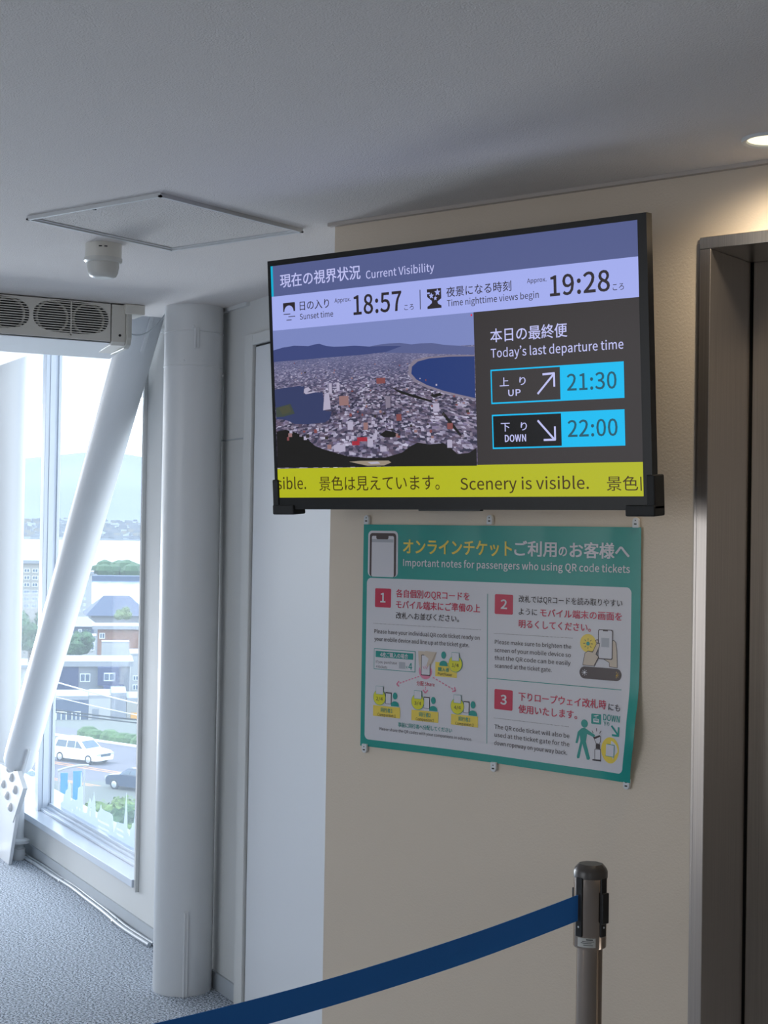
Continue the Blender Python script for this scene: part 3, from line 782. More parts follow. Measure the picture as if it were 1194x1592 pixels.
def onplane(px, py, nn=1.80):
    return hit(px, py, NN, nn)


def onp(px, py, nn=1.80):
    p = onplane(px, py, nn)
    p.z = max(p.z, 0.0)
    return p


gp = [onp(x, y) for x, y in ((1, 1188), (15, 1196), (26, 1200), (33, 1224), (26, 1253), (23, 1280), (13, 1349))]
gp[-1].z = 0.0
gl0 = V((gp[0].x, gp[0].y, gp[0].z))
gp += [V((C2.x, C2.y, 0)) - NN * 0.037 - DN * 0.02, V((C2.x, C2.y, gp[0].z)) - NN * 0.037 - DN * 0.02]
gus = MB().prism(gp, NN * 0.016).build('gusset_plate', M_white, t2, bevel=0.003)
for (px, py) in ((6.2, 1219), (19, 1209), (24.5, 1228), (12, 1237), (17, 1255), (14.5, 1194.5)):
    p = onplane(px, py, 1.80)
    b_ = MB().lathe(p, [(0, 0), (0.020, 0), (0.019, 0.006), (0.012, 0.013), (0, 0.016)], 20, axis=-NN).build('bolt_head', M_white, smooth=50)
    b_.parent = gus
MB().lathe(C2, [(0, 0), (0.15, 0), (0.15, 0.018), (0, 0.018)], 40).build('base_plate', M_white, t2, smooth=40)

# diagonal brace in the plane of the columns
BA = V(hit(27, 1192, NN, 1.837))
BB = V(hit(222, 498, NN, 1.837))
bd = (BB - BA).normalized()
BR = 0.0715
t = thing('diagonal_brace', 'thick white tubular brace leaning across the window', 'brace', BA)
top = BA + bd * ((2.50 - BA.z) / bd.z)
bot = BA + bd * 0.0
L0, L1 = 0.0, (top - bot).length - 0.10
pr = [(0.0, 0.0), (BR * 0.55, 0.004), (BR * 0.85, 0.02), (BR * 0.97, 0.045), (BR, 0.09), (BR, L1 - 0.09), (BR * 0.97, L1 - 0.045), (BR * 0.8, L1 - 0.018), (0, L1)]
MB().lathe(bot, pr, 56, axis=bd).build('tube', M_white, t, smooth=50)
sx = bd.cross(NN).normalized()
# slotted fin plates at both ends, edge on to the tube
fin = MB()
fb = bot - bd * 0.13
fin.box(fb - sx * (BR + 0.012) - NN * 0.008, bd * 0.33, sx * 2 * (BR + 0.012), NN * 0.016)
fin.build('fin_plate', M_white, t, bevel=0.003)
fin = MB()
ft = bot + bd * (BB - bot).length - bd * 0.09
fin.box(ft - sx * (BR + 0.010) - NN * 0.008, bd * 0.26, sx * 2 * (BR + 0.010), NN * 0.016)
fin.build('fin_plate', M_white, t, bevel=0.003)
spl = [onp(x, y, 1.797) for x, y in ((24.5, 1199), (33, 1224), (18, 1277), (19.5, 1279), (36, 1226), (27, 1199))]
MB().prism(spl, NN * 0.02).build('splice_plate', M_white, t)

# small pipe standing on the floor behind the gusset
pp = N(7.02, 1.875, 0)
t = thing('floor_pipe', 'short white pipe with a flange in the corner behind the riveted plate', 'pipe', pp)
MB().tube([pp, pp + UP * 0.35], 0.02, 24).build('tube', M_white, t, smooth=40)
MB().lathe(pp, [(0, 0.075), (0.045, 0.075), (0.045, 0.088), (0.03, 0.095), (0, 0.095)], 24).build('flange', M_white, t, smooth=40)
MB().lathe(pp, [(0, 0.0), (0.03, 0.0), (0.028, 0.05), (0, 0.05)], 24).build('foot', M_white, t, smooth=40)

# cable along the foot of the window wall (two strands, tied)


def cable(pts, r, name, label, ties=()):
    cu = [V(p) for p in pts]
    out = []
    for i in range(len(cu) - 1):
        p0, p1, p2, p3 = cu[max(i - 1, 0)], cu[i], cu[i + 1], cu[min(i + 2, len(cu) - 1)]
        for k in range(6):
            s = k / 6
            out.append(0.5 * ((2 * p1) + (p2 - p0) * s + (2 * p0 - 5 * p1 + 4 * p2 - p3) * s * s + (3 * p1 - p0 - 3 * p2 + p3) * s ** 3))
    out.append(cu[-1])
    m = MB().tube(out, r, 10)
    m2 = [p + V((0.4085, 0.9128, 0)) * r * 2.0 + UP * (0.35 * r) for p in out]
    return out, m, m2


cpx = [(27, 1323), (40, 1334), (58, 1345), (85, 1363), (112, 1380), (134, 1397), (160, 1417), (185, 1438), (205, 1452), (232, 1469)]
cp = [hit(x, y, UP, -EYE + 0.008) for x, y in cpx]
out, m, m2 = cable(cp, 0.008, '', '')
t = thing('floor_cable', 'pale grey twin cable running along the floor below the window', 'cable', cp[4])
m.build('strand', M_cable, t, smooth=60)
MB().tube([p for p in m2], 0.006, 10).build('strand', M_cable, t, smooth=60)
for i in (10, 20, 40):
    dd = (out[i + 1] - out[i]).normalized()
    tie = MB().tube([out[i] - dd * 0.003 + NN * 0.006, out[i] + dd * 0.003 + NN * 0.006], 0.018, 12)
    for j, p in enumerate(tie.v):
        tie.v[j] = (p[0], p[1], max(p[2] * 0.6, 0.0005))
    tie.build('cable_tie', M_white, t, smooth=60)
cp = [hit(x, y, UP, -EYE + 0.007) for x, y in ((322, 1521), (330, 1527), (338, 1533), (344, 1537))]
out, m, m2 = cable(cp, 0.0075, '', '')
tag(m.build('cable_end', M_cable, smooth=60), 'short grey cable end on the carpet right of the round column', 'cable')

# thin wire from the air curtain to the column
w0 = N(4.92, 1.64, 0.665 + EYE)
w1 = C1 + V((-0.06, -0.075, 0)) * 0.9 + UP * (0.70 + EYE)
w1 = hit(257, 488, NN, 1.80)
pts = [w0.lerp(w1, s) - UP * 0.035 * (1 - (2 * s - 1) ** 2) for s in [i / 12 for i in range(13)]]
tag(MB().tube(pts, 0.0025, 8).build('hanging_wire', M_base, smooth=60), 'thin grey wire slung from the air curtain to the round column', 'wire')

# ================================================================== air curtain
AD = 4.865                      # plane of its grilles
ACT = CEIL - 0.004
t = thing('air_curtain', 'grey-white air curtain with round fans behind slats under the ceiling', 'air curtain', N(AD + 0.13, 1.0, CEIL))
A0, A1 = 0.40, 1.568
zb = 0.622 + EYE
body = MB()
prof = [(AD + 0.030, ACT), (AD + 0.030, zb + 0.008), (AD + 0.012, zb - 0.004), (AD + 0.225, zb - 0.032), (AD + 0.255, zb - 0.005), (AD + 0.255, ACT)]
body.prism([N(d, A0, z) for d, z in prof], NN * (1.64 - A0))
body.build('tray', mat('tray_paint', (212, 216, 220), 0.4), t, bevel=0.004)
# face plate with the oval openings
PC = [1.435, 1.174, 0.913, 0.652]
PL, PH = 0.125, 0.0515
zc = 0.6905 + EYE
loops = [[(A0, zb), (A1 - 0.002, zb), (A1 - 0.002, ACT), (A0, ACT)]]
for c in PC:
    L = []
    for k in range(48):
        a = 2 * PI * k / 48
        ex = abs(math.cos(a)) ** 0.62 * math.copysign(1, math.cos(a))
        ey = abs(math.sin(a)) ** 0.80 * math.copysign(1, math.sin(a))
        L.append((c + PL * ex, zc + PH * ey))
    loops.append(L)
vs, fs = fill2d(loops, 0, 0.003)
MB().add([N(AD + 0.003 - z, x, y) for x, y, z in vs], fs).build('face_plate', M_ivory, t)
ib = MB().nbox(AD + 0.029, AD + 0.031, A0 + 0.01, A1, zb + 0.004, ACT - 0.003)
ib.build('recess', M_dark, t)  # near-black sheet, paints the shade inside the shallow housing
for c in PC:
    g = MB()
    for k in range(13):
        z = zc - PH + PH * 2 * (k + 0.6) / 13.2
        f = max(0.0, 1 - abs((z - zc) / PH) ** 2.5) ** 0.31 if abs(z - zc) < PH else 0
        w = PL * max(0.30, min(1.0, f))
        g.nbox(AD - 0.0005, AD + 0.007, c - w, c + w, z - 0.0014, z + 0.0014)
    g.nbox(AD + 0.001, AD + 0.006, c - 0.002, c + 0.002, zc - PH, zc + PH)
    g.build('slat_grille', M_ivory, t)
    for s in (-1, 1):
        fc = N(AD + 0.018, c + s * 0.060, zc - 0.002)
        fan = MB().lathe(fc, [(0.047, 0.0), (0.047, 0.009), (0.053, 0.009), (0.053, 0.0)], 40, axis=-DN).build('fan', M_ivory, t, smooth=40)
        bl = MB()
        for k in range(9):
            a = 2 * PI * k / 9
            rv = NN * math.cos(a) + UP * math.sin(a)
            tv_ = NN * -math.sin(a) + UP * math.cos(a)
            bl.box(fc + rv * 0.010 - DN * 0.004, rv * 0.034, tv_ * 0.012 - DN * 0.003, -DN * 0.0015)
        bl.lathe(fc, [(0, 0), (0.013, 0), (0.012, 0.008), (0, 0.009)], 20, axis=-DN)
        bo = bl.build('rotor', M_dark, smooth=30)
        bo.parent = fan
        par(fan, t)
    sc = N(AD - 0.001, c - 0.002, zb + 0.012)
    MB().lathe(sc, [(0.0, -0.001), (0.003, -0.001), (0.003, 0.002), (0.0065, 0.003), (0.0065, -0.001)], 16, axis=-DN).build('screw_boss', M_ivory, t, smooth=40)
# end cap
ec = MB()
pe = [(AD, ACT), (AD, zb), (AD + 0.014, zb - 0.010), (AD + 0.24, zb - 0.030), (AD + 0.25, ACT)]
ec.prism([N(d, A1 + 0.002, z) for d, z in pe], NN * 0.048)
ec.build('end_cap', M_ivory, t, bevel=0.003)
ck = MB()
pe = [(AD - 0.012, ACT), (AD - 0.012, zb + 0.015), (AD - 0.002, zb - 0.008), (AD + 0.02, zb - 0.018), (AD + 0.20, zb - 0.026), (AD + 0.20, ACT)]
ck.prism([N(d, 1.618, z) for d, z in pe], NN * 0.018)
ck.build('side_cheek', mat('cheek_paint', (196, 196, 190), 0.45), t, bevel=0.004)
MB().nbox(AD - 0.014, AD + 0.10, 1.612, 1.679, CEIL - 0.034, CEIL - 0.001).build('hanger_bracket', M_ivory, t, bevel=0.003)
MB().lathe(N(AD - 0.001, 1.598, zb + 0.022), [(0, 0), (0.0045, 0), (0.0045, 0.0015), (0, 0.0015)], 14, axis=-DN).build('screw', M_dark, t)

# ================================================================== belt barrier


def post(loc, label, name='barrier_post', rot=0.0):
    c = V(loc)
    t = thing(name, label, 'barrier post', c)
    R1, R2 = 0.0240, 0.0306
    T = 0.905
    MB().lathe(c, [(0, 0), (0.17, 0), (0.17, 0.012), (0.15, 0.024), (0.035, 0.034), (0.028, 0.05), (0, 0.05)], 64).build('base', M_steel_d, t, smooth=40)
    MB().lathe(c, [(0, 0.03), (R1, 0.03), (R1, T - 0.135), (0, T - 0.135)], 64).build('tube', M_chrome, t, smooth=40)
    MB().lathe(c, [(0, T - 0.152), (R2 - 0.001, T - 0.152), (R2, T - 0.150), (R2, T - 0.024), (R2 - 0.002, T - 0.022), (0, T - 0.022)], 64).build('head', M_chrome, t, smooth=40)
    # black cap with a raised octagonal top
    cap = MB()
    rs = []
    for (r, z, p) in ((R2 + 0.0008, T - 0.0245, 0), (R2 + 0.0008, T - 0.013, 0), (R2 - 0.002, T - 0.007, 0), (R2 * 0.80, T - 0.002, 0.5), (R2 * 0.74, T, 1)):
        ring = []
        for s in range(64):
            a = 2 * PI * s / 64 + rot
            k = 1.0
            if p:
                am = (a - rot) % (PI / 4) - PI / 8
                k = (1 - p) + p * (math.cos(PI / 8) / math.cos(am))
            ring.append(c + V((math.cos(a) * r * k, math.sin(a) * r * k, z)))
        rs.append(ring)
    cap.rings(rs)
    cap.build('cap', mat('cap_plastic', (70, 66, 64), 0.32), t, smooth=35)
    # four cassette channels in black plastic, with receivers on three of them
    vd = V((-c.x, -c.y, 0)).normalized()
    for k in range(4):
        a = math.atan2(vd.y, vd.x) + PI / 4 + k * PI / 2 + rot
        d = V((math.cos(a), math.sin(a), 0))
        q = d.cross(UP)
        ch = MB().box(c + d * (R2 - 0.006) - q * 0.0075 + UP * (T - 0.130), q * 0.015, d * 0.0085, UP * 0.108)
        cho = ch.build('channel', M_black, t, bevel=0.002)
        sn = MB().lathe(c + d * (R2 + 0.0022) + UP * (T - 0.112), [(0, 0), (0.0022, 0), (0.0015, 0.0012), (0, 0.0015)], 12, axis=d).build('rivet', M_alum, smooth=40)
        sn.parent = cho
        if k in (0, 1, 2):
            rc = MB().box(c + d * (R2 + 0.001) - q * 0.009 + UP * (T - 0.105), q * 0.018, d * 0.006, UP * 0.056)
            rco = rc.build('receiver', M_black, t, bevel=0.002)
    return t, vd


P1 = V((-1.4463, 2.501, 0))
bdir = V((-0.444, -0.896, 0)).normalized()
pt, vd = post(P1, 'steel belt barrier post with black cap standing in front of the poster wall', rot=0.09)
# silver label wrapped round the lower part of the head
lb = MB()
ring0, ring1 = [], []
vs = []
a0 = math.atan2(vd.y, vd.x)
for s in range(15):
    a = a0 - 0.2 + (-1.15) * s / 14 + 0.55
    for z in (0.905 - 0.148, 0.905 - 0.131):
        vs.append(P1 + V((math.cos(a) * 0.0309, math.sin(a) * 0.0309, z)))
lb.add(vs, [(2 * s, 2 * s + 1, 2 * s + 3, 2 * s + 2) for s in range(14)])
lbo = lb.build('label', M_sticker, pt)
ln_ = MB()
for (z0, z1, s0, s1) in ((0.1345, 0.1325, 2, 8), (0.1375, 0.1365, 1, 11), (0.1405, 0.1395, 3, 12), (0.1440, 0.1430, 2, 10)):
    vs = []
    for s in range(s0, s1):
        a = a0 - 0.2 + (-1.15) * s / 14 + 0.55
        for z in (0.905 - z0, 0.905 - z1):
            vs.append(P1 + V((math.cos(a) * 0.0312, math.sin(a) * 0.0312, z)))
    ln_.add(vs, [(2 * s, 2 * s + 1, 2 * s + 3, 2 * s + 2) for s in range(s1 - s0 - 1)])
lno = ln_.build('print', M_black, None)
lno.parent = lbo

BS = P1 + V((-0.0062, -0.0340, 0))
SPAN = 2.62
bm_ = MB()
qn = bdir.cross(UP)
rows = []
NB = 60
for i in range(NB + 1):
    s = SPAN * i / NB
    z = -0.676 - 0.245 * s + 0.0935 * s * s + EYE
    tw = 0.10 * math.exp(-((s - 0.23) / 0.10) ** 2) - 0.03 * math.sin(s * 2.2)
    row = []
    for k in range(7):
        w = (k / 6 - 0.5) * 0.0475
        fold = 0.0022 * math.exp(-((s - 0.22) / 0.09) ** 2) * math.sin((k / 6) * PI * 1.5)
        row.append(BS + bdir * s + UP * (z + w * math.cos(tw)) + qn * (w * math.sin(tw) + fold))
    rows.append(row)
vs = [p for r in rows for p in r] + [p + qn * 0.0012 for r in rows for p in r]
fs = []
nv = len(rows) * 7
for i in range(NB):
    for k in range(6):
        a = i * 7 + k
        fs.append((a, a + 1, a + 8, a + 7))
        fs.append((nv + a, nv + a + 7, nv + a + 8, nv + a + 1))
    for k in (0, 6):
        a = i * 7 + k
        fs.append((a, a + 7, nv + a + 7, nv + a) if k == 0 else (a + 7, a, nv + a, nv + a + 7))
bo = MB().add(vs, fs).build('barrier_belt', M_belt, smooth=50)
tag(bo, 'blue webbing belt stretched from the barrier post down to the left', 'belt')
P2 = BS + bdir * (SPAN + 0.036)
P2.z = 0
post(P2, 'steel belt barrier post at the far end of the blue belt, nearest the camera')

# ================================================================== television
TY0, TZ0 = 2.600, 0.622 + EYE     # top front edge
TY1, TZ1 = 2.643, 0.058 + EYE     # bottom front edge: the set hangs tilted forward
TX0, TX1 = -2.368, -1.402
tvv = V((0, TY0 - TY1, TZ0 - TZ1)).normalized()
tvn = V((1, 0, 0)).cross(tvv)
if tvn.y > 0:
    tvn = -tvn
TO = V((TX0, TY1, TZ1))
TH = (V((0, TY0, TZ0)) - V((0, TY1, TZ1))).length
TWD = TX1 - TX0


def T(u, v, w=0.0):
    return TO + V((1, 0, 0)) * u + tvv * v + tvn * w


def tvpx(x, y):
    p = hit(x, y, tvn, (TO - V((0, 0, EYE))).dot(tvn)) - TO
    return (p.x, p.dot(tvv))


tele = thing('wall_television', 'large flat television tilted on the wall above the poster, showing departure times', 'television', T(TWD / 2, 0, -0.03))
X_ = V((1, 0, 0))
cor = [tvpx(422, 413), tvpx(993, 343), tvpx(1000, 773), tvpx(432, 772.5)]
SU0, SU1 = (cor[0][0] + cor[3][0]) / 2, (cor[1][0] + cor[2][0]) / 2
SV0, SV1 = (cor[2][1] + cor[3][1]) / 2, (cor[0][1] + cor[1][1]) / 2
bz = MB()
for (u0, u1, v0, v1) in ((0, TWD, 0, SV0), (0, TWD, SV1, TH), (0, SU0, SV0, SV1), (SU1, TWD, SV0, SV1)):
    bz.box(T(u0, v0, -0.020), X_ * (u1 - u0), tvv * (v1 - v0), tvn * 0.022)
bz.build('bezel', mat('tv_bezel', (10, 10, 12), 0.35, spec=0.3), tele)
MB().box(T(0.012, 0.012, -0.034), X_ * (TWD - 0.024), tvv * (TH - 0.024), tvn * 0.030).build('back_cover', M_black, tele, bevel=0.004)
MB().box(T(0.18, 0.08, -0.085), X_ * (TWD - 0.36), tvv * (TH * 0.6), tvn * 0.052).build('back_housing', M_black, tele, bevel=0.01)
for u in (-0.006, TWD - 0.058):
    cb = MB()
    cb.box(T(u, -0.012, -0.036), X_ * 0.064, tvv * 0.022, tvn * 0.043)
    cb.box(T(u if u < 0 else u + 0.046, 0.0, -0.036), X_ * 0.018, tvv * 0.068, tvn * 0.041)
    cb.build('corner_bracket', M_black_m, tele, bevel=0.003)
MB().box(T(TWD * 0.42, -0.003, -0.012), X_ * 0.16, tvv * 0.006, tvn * 0.012).build('sensor_bar', M_black, tele, bevel=0.001)
mt = MB()
wy = W_Y - 0.001
for u in (0.30, 0.64):
    mt.box(T(u, 0.08, -0.095), X_ * 0.03, tvv * 0.36, tvn * 0.012)
    mt.box(T(u, 0.22, -0.085), X_ * 0.03, V((0, wy - T(u, 0.22, -0.085).y, 0)), V((0, 0, 0.03)))
mt.wbox(TX0 + 0.25, TX0 + 0.72, wy - 0.02, wy, 1.74, 1.82)
mt.build('wall_mount', M_black_m, tele)


def scr(name, rgb, k=1.0, gloss=0.22):
    return mat('screen_' + name, (6, 6, 7), gloss, emit=rgb, estr=k, spec=0.14)


S_head = scr('slate', (84, 93, 140))
S_white = scr('lavender_white', (162, 172, 236))
S_ink = scr('ink', (50, 44, 50), 0.8)
S_dark = scr('charcoal', (54, 50, 51))
S_cyan = scr('cyan', (0, 186, 240))
S_teal = scr('teal_bar', (20, 170, 205))
S_yel = scr('yellow', (176, 180, 28))
S_brn = scr('brown_ink', (66, 50, 14))
S_txt = scr('pale_text', (190, 192, 240))
S_blk = scr('black_panel', (10, 10, 14))
S_num = scr('dim_digits', (28, 84, 104))
S_red = scr('red_dot', (222, 40, 70))
S_sky = scr('sky_blue', (122, 134, 190))
S_sky2 = scr('sky_low', (132, 144, 190))
S_mt = scr('hill_blue', (62, 72, 122))
S_mt2 = scr('hill_haze', (88, 96, 142))
S_sea = scr('sea_blue', (38, 58, 116))
S_bay = scr('bay_blue', (54, 62, 100))
S_wood = scr('dark_wood', (28, 27, 26))
S_park = scr('park_green', (64, 72, 66))
S_grey = scr('town_grey', (128, 120, 138))
S_wht = scr('block_white', (172, 166, 190))
S_tan = scr('block_tan', (146, 112, 112))
S_rd = scr('block_red', (160, 44, 60))
S_brk = scr('block_brick', (128, 74, 76))

# the town in the broadcast picture: small blocks shrinking towards the horizon
S_city = bpy.data.materials.new('screen_town_picture')
S_city.use_nodes = True
_nt = S_city.node_tree
_b = _nt.nodes['Principled BSDF']
_b.inputs['Base Color'].default_value = lin(6, 6, 7)
_b.inputs['Roughness'].default_value = 0.22
_b.inputs['Specular IOR Level'].default_value = 0.14
_tc = _nt.nodes.new('ShaderNodeTexCoord')
_sp = _nt.nodes.new('ShaderNodeSeparateXYZ')
_nt.links.new(_tc.outputs['Object'], _sp.inputs[0])


def _math(op, a, b=None, nt=None):
    q = _nt.nodes.new('ShaderNodeMath')
    q.operation = op
    for i, s in enumerate((a, b)):
        if s is None:
            continue
        if isinstance(s, (int, float)):
            q.inputs[i].default_value = s
        else:
            _nt.links.new(s, q.inputs[i])
    return q.outputs[0]


_hz = T(0, tvpx(580, 545)[1]).z
_t = _math('MAXIMUM', _math('SUBTRACT', _hz, _sp.outputs['Z']), 0.006)
_px = _math('DIVIDE', _math('MULTIPLY', _math('SUBTRACT', _sp.outputs['X'], -2.1), 17.0), _math('ADD', _t, 0.11))
_py = _math('MULTIPLY', _math('LOGARITHM', _math('ADD', _t, 0.030), 2.718), 27.0)
_cb = _nt.nodes.new('ShaderNodeCombineXYZ')
_nt.links.new(_px, _cb.inputs[0])
_nt.links.new(_py, _cb.inputs[1])
_vo = _nt.nodes.new('ShaderNodeTexVoronoi')
_vo.inputs['Scale'].default_value = 1.7
_vo.distance = 'CHEBYCHEV'
_nt.links.new(_cb.outputs[0], _vo.inputs['Vector'])
_se = _nt.nodes.new('ShaderNodeSeparateXYZ')
_nt.links.new(_vo.outputs['Color'], _se.inputs[0])
_rp = _nt.nodes.new('ShaderNodeValToRGB')
_rp.color_ramp.interpolation = 'CONSTANT'
_els = [(0.0, (46, 42, 52)), (0.20, (84, 76, 92)), (0.36, (116, 104, 122)), (0.50, (150, 140, 158)), (0.64, (96, 80, 92)), (0.74, (188, 184, 206)), (0.88, (132, 122, 150)), (0.95, (206, 204, 224))]
_rp.color_ramp.elements[0].position = 0.0
_rp.color_ramp.elements[0].color = lin(*_els[0][1])
_rp.color_ramp.elements[1].position = 0.999
_rp.color_ramp.elements[1].color = lin(*_els[-1][1])
for _p, _c in _els[1:]:
    _e = _rp.color_ramp.elements.new(_p)
    _e.color = lin(*_c)
_nt.links.new(_se.outputs[0], _rp.inputs[0])
_nz = _nt.nodes.new('ShaderNodeTexNoise')
_nz.inputs['Scale'].default_value = 22
_nt.links.new(_tc.outputs['Object'], _nz.inputs['Vector'])
_r2 = _nt.nodes.new('ShaderNodeValToRGB')
_r2.color_ramp.elements[0].position = 0.30
_r2.color_ramp.elements[0].color = (0.42, 0.40, 0.46, 1)
_r2.color_ramp.elements[1].position = 0.66
_r2.color_ramp.elements[1].color = (1.0, 0.98, 1.0, 1)
_nt.links.new(_nz.outputs['Fac'], _r2.inputs[0])
_mx = _nt.nodes.new('ShaderNodeMixRGB')
_mx.blend_type = 'MULTIPLY'
_mx.inputs['Fac'].default_value = 1
_nt.links.new(_rp.outputs[0], _mx.inputs['Color1'])
_nt.links.new(_r2.outputs[0], _mx.inputs['Color2'])
_hzr = _nt.nodes.new('ShaderNodeMapRange')
_hzr.inputs['From Min'].default_value = 0.0
_hzr.inputs['From Max'].default_value = 0.09
_hzr.inputs['To Min'].default_value = 0.8
_hzr.inputs['To Max'].default_value = 0.16
_nt.links.new(_t, _hzr.inputs['Value'])
_mh = _nt.nodes.new('ShaderNodeMixRGB')
_mh.inputs['Color2'].default_value = lin(104, 108, 148)
_nt.links.new(_hzr.outputs[0], _mh.inputs['Fac'])
_nt.links.new(_mx.outputs[0], _mh.inputs['Color1'])
_nt.links.new(_mh.outputs[0], _b.inputs['Emission Color'])
_b.inputs['Emission Strength'].default_value = 1.0

P = Print(tvpx, lambda u, v, l: T(u, v, 0.0004 * l))
L_ = tvpx
hv1 = (tvpx(421, 460.5)[1] + tvpx(993, 400)[1]) / 2     # foot of the header band
wv1 = (tvpx(424, 512.8)[1] + tvpx(994.4, 463.5)[1]) / 2   # foot of the white band
yv1 = (tvpx(431.7, 726.3)[1] + tvpx(998.6, 721)[1]) / 2   # top of the ticker
pu1 = (tvpx(737.3, 487)[0] + tvpx(742, 722)[0]) / 2       # right edge of the picture
# back plate of the panel, then the graphics
P.uvrect(SU0, SV0, SU1, SV1, S_dark, 0)
P.uvrect(SU0, hv1, SU1, SV1, S_head, 1)
P.uvrect(SU0, wv1, SU1, hv1, S_white, 1)
P.uvrect(SU0, SV0, SU1, yv1, S_yel, 1)
P.uvrect(SU0, hv1, SU0 + 0.0065, SV1, S_teal, 2)
P.text('現在の視界状況', (436, 444.5), (561, 433), 22.5, S_txt, 0.012, 2)
P.text('Current Visibility', (569.4, 432.4), (675.5, 422.5), 16.5, S_txt, 0.004, 2)
P.text('日の入り', (466.5, 481.5), (512, 477.5), 16, S_ink, 0.006, 2)
P.text('Sunset time', (466.5, 496.7), (518.5, 492.2), 11.8, S_ink, 0.004, 2)
P.text('Approx.', (520.6, 470.7), (545.5, 468), 8.8, S_ink, 0.004, 2)
P.text('18:57', (550, 488.5), (625, 483), 39.5, S_ink, 0.016, 2)
P.text('ころ', (629, 482), (643.5, 481), 11, S_ink, 0.0, 2)
P.line((653.3, 450.6), (653.8, 481), 0.002, S_ink, 2)
P.text('夜景になる時刻', (694.3, 460), (795.4, 451.6), 17, S_ink, 0.006, 2)
P.text('Time nighttime views begin', (695.4, 475.5), (838, 464), 13.2, S_ink, 0.004, 2)
P.text('Approx.', (819.7, 440.5), (850, 437.2), 9.4, S_ink, 0.004, 2)
P.text('19:28', (855.3, 460), (948.8, 451.8), 42, S_ink, 0.016, 2)
P.text('ころ', (953, 451.6), (970.3, 449.4), 13, S_ink, 0.0, 2)
# sunset mark: dark square, rising disc, ripples
P.rect((440.3, 471.5), (459.3, 484.5), S_ink, 2)
P.disc((449.8, 484.5), tvpx(457, 484)[0] - tvpx(449.8, 484)[0], S_white, 3, a0=0, a1=PI)
P.uvrect(tvpx(440, 484)[0], tvpx(450, 487)[1], tvpx(460, 484)[0], tvpx(450, 484.4)[1], S_white, 4)
for a, b, y in ((441.5, 452, 489), (449, 459.5, 492.5), (446, 454, 498)):
    P.line((a, y), (b, y - 0.9), 0.0016, S_ink, 3)
# night mark: dark square with stars and a bay outline
P.rect((664, 450), (686.8, 478.5), S_ink, 2)


def star(c, r):
    u, v = tvpx(*c)
    pts = [(u + (r if k % 2 == 0 else r * 0.45) * math.sin(PI * k / 5), v + (r if k % 2 == 0 else r * 0.45) * math.cos(PI * k / 5)) for k in range(10)]
    vs_, fs_ = fill2d([pts])
    P.raw([(a, b) for a, b, _ in vs_], fs_, S_white, 3)


star((680.5, 454.5), 0.0082)
star((671, 460), 0.0068)
star((677.3, 463.8), 0.0050)
P.poly([(663.5, 461), (665.5, 462.5), (672, 468), (672, 471), (668, 475), (663.5, 478)], S_white, 3)
P.poly([(687.5, 463), (685.5, 464.5), (680.5, 469), (682, 472.5), (687.5, 475)], S_white, 3)
P.rect((663.8, 455.0), (668.6, 457.0), S_white, 3)
# broadcast picture
P.uvrect(SU0, yv1, pu1, wv1, S_city, 1)
lx0 = lambda y: (432 - (772 - y) * 0.0235)
pl, prr = 424.5, 738.5
P.uvrect(SU0, tvpx(580, 548)[1], pu1, wv1, S_sky, 2)
hill = [(424.9, 545), (440, 540.5), (458, 537.5), (480, 538.2), (489, 535.6), (497, 534.5), (508, 538), (520, 539), (536, 538.5), (552, 537.5), (575, 538.8), (600, 538), (625, 538)]
P.poly(hill + [(600, 547.5), (560, 552), (520, 555), (480, 558.5), (425.3, 563)], S_mt, 3)
hill2 = [(575, 538.8), (590, 535.7), (605, 534), (622, 533), (640, 535.5), (655, 533.8), (672, 533.2), (690, 536), (712, 537.5), (737.8, 539.5)]
P.poly(hill2 + [(738, 551.5), (700, 550.5), (640, 549), (600, 548.5)], S_mt2, 2.8)
# beach then the sea on the right
sea = [(738.2, 553.8), (700, 554.5), (668, 557.2), (650, 562), (641, 570), (640, 581), (648, 590), (664, 598.5), (690, 607.5), (715, 613.5), (739.4, 619)]
P.poly([(738.2, 551.8), (695, 552.5), (662, 555), (643, 560), (635.5, 570), (635.5, 583), (645, 594), (662, 602), (690, 611), (715, 617), (739.4, 622.5)], S_grey, 2.6)
P.poly(sea, S_sea, 3)
# harbour on the left with quays
P.poly([(427, 606), (440, 603.5), (466, 600), (474, 601), (472, 612), (482, 612), (486, 610), (502, 610), (504, 620), (503, 638), (516, 640), (513, 652), (505, 657), (478, 659.5), (459, 659), (444, 652.5), (430, 652)], S_bay, 3)
P.poly([(429.5, 634), (452, 627.8), (459, 643), (441, 648), (430, 648.5)], S_park, 3.4)
P.poly([(434, 635), (450, 630), (454, 640), (440, 645)], scr('fort_green', (74, 76, 60)), 3.6)
P.poly([(474, 604), (480, 602), (484, 606), (478, 610), (490, 608), (491, 610), (476, 613), (473, 610)], S_wht, 3.4)
P.poly([(505, 612), (512, 610), (515, 636), (503, 638)], S_wht, 3.4)
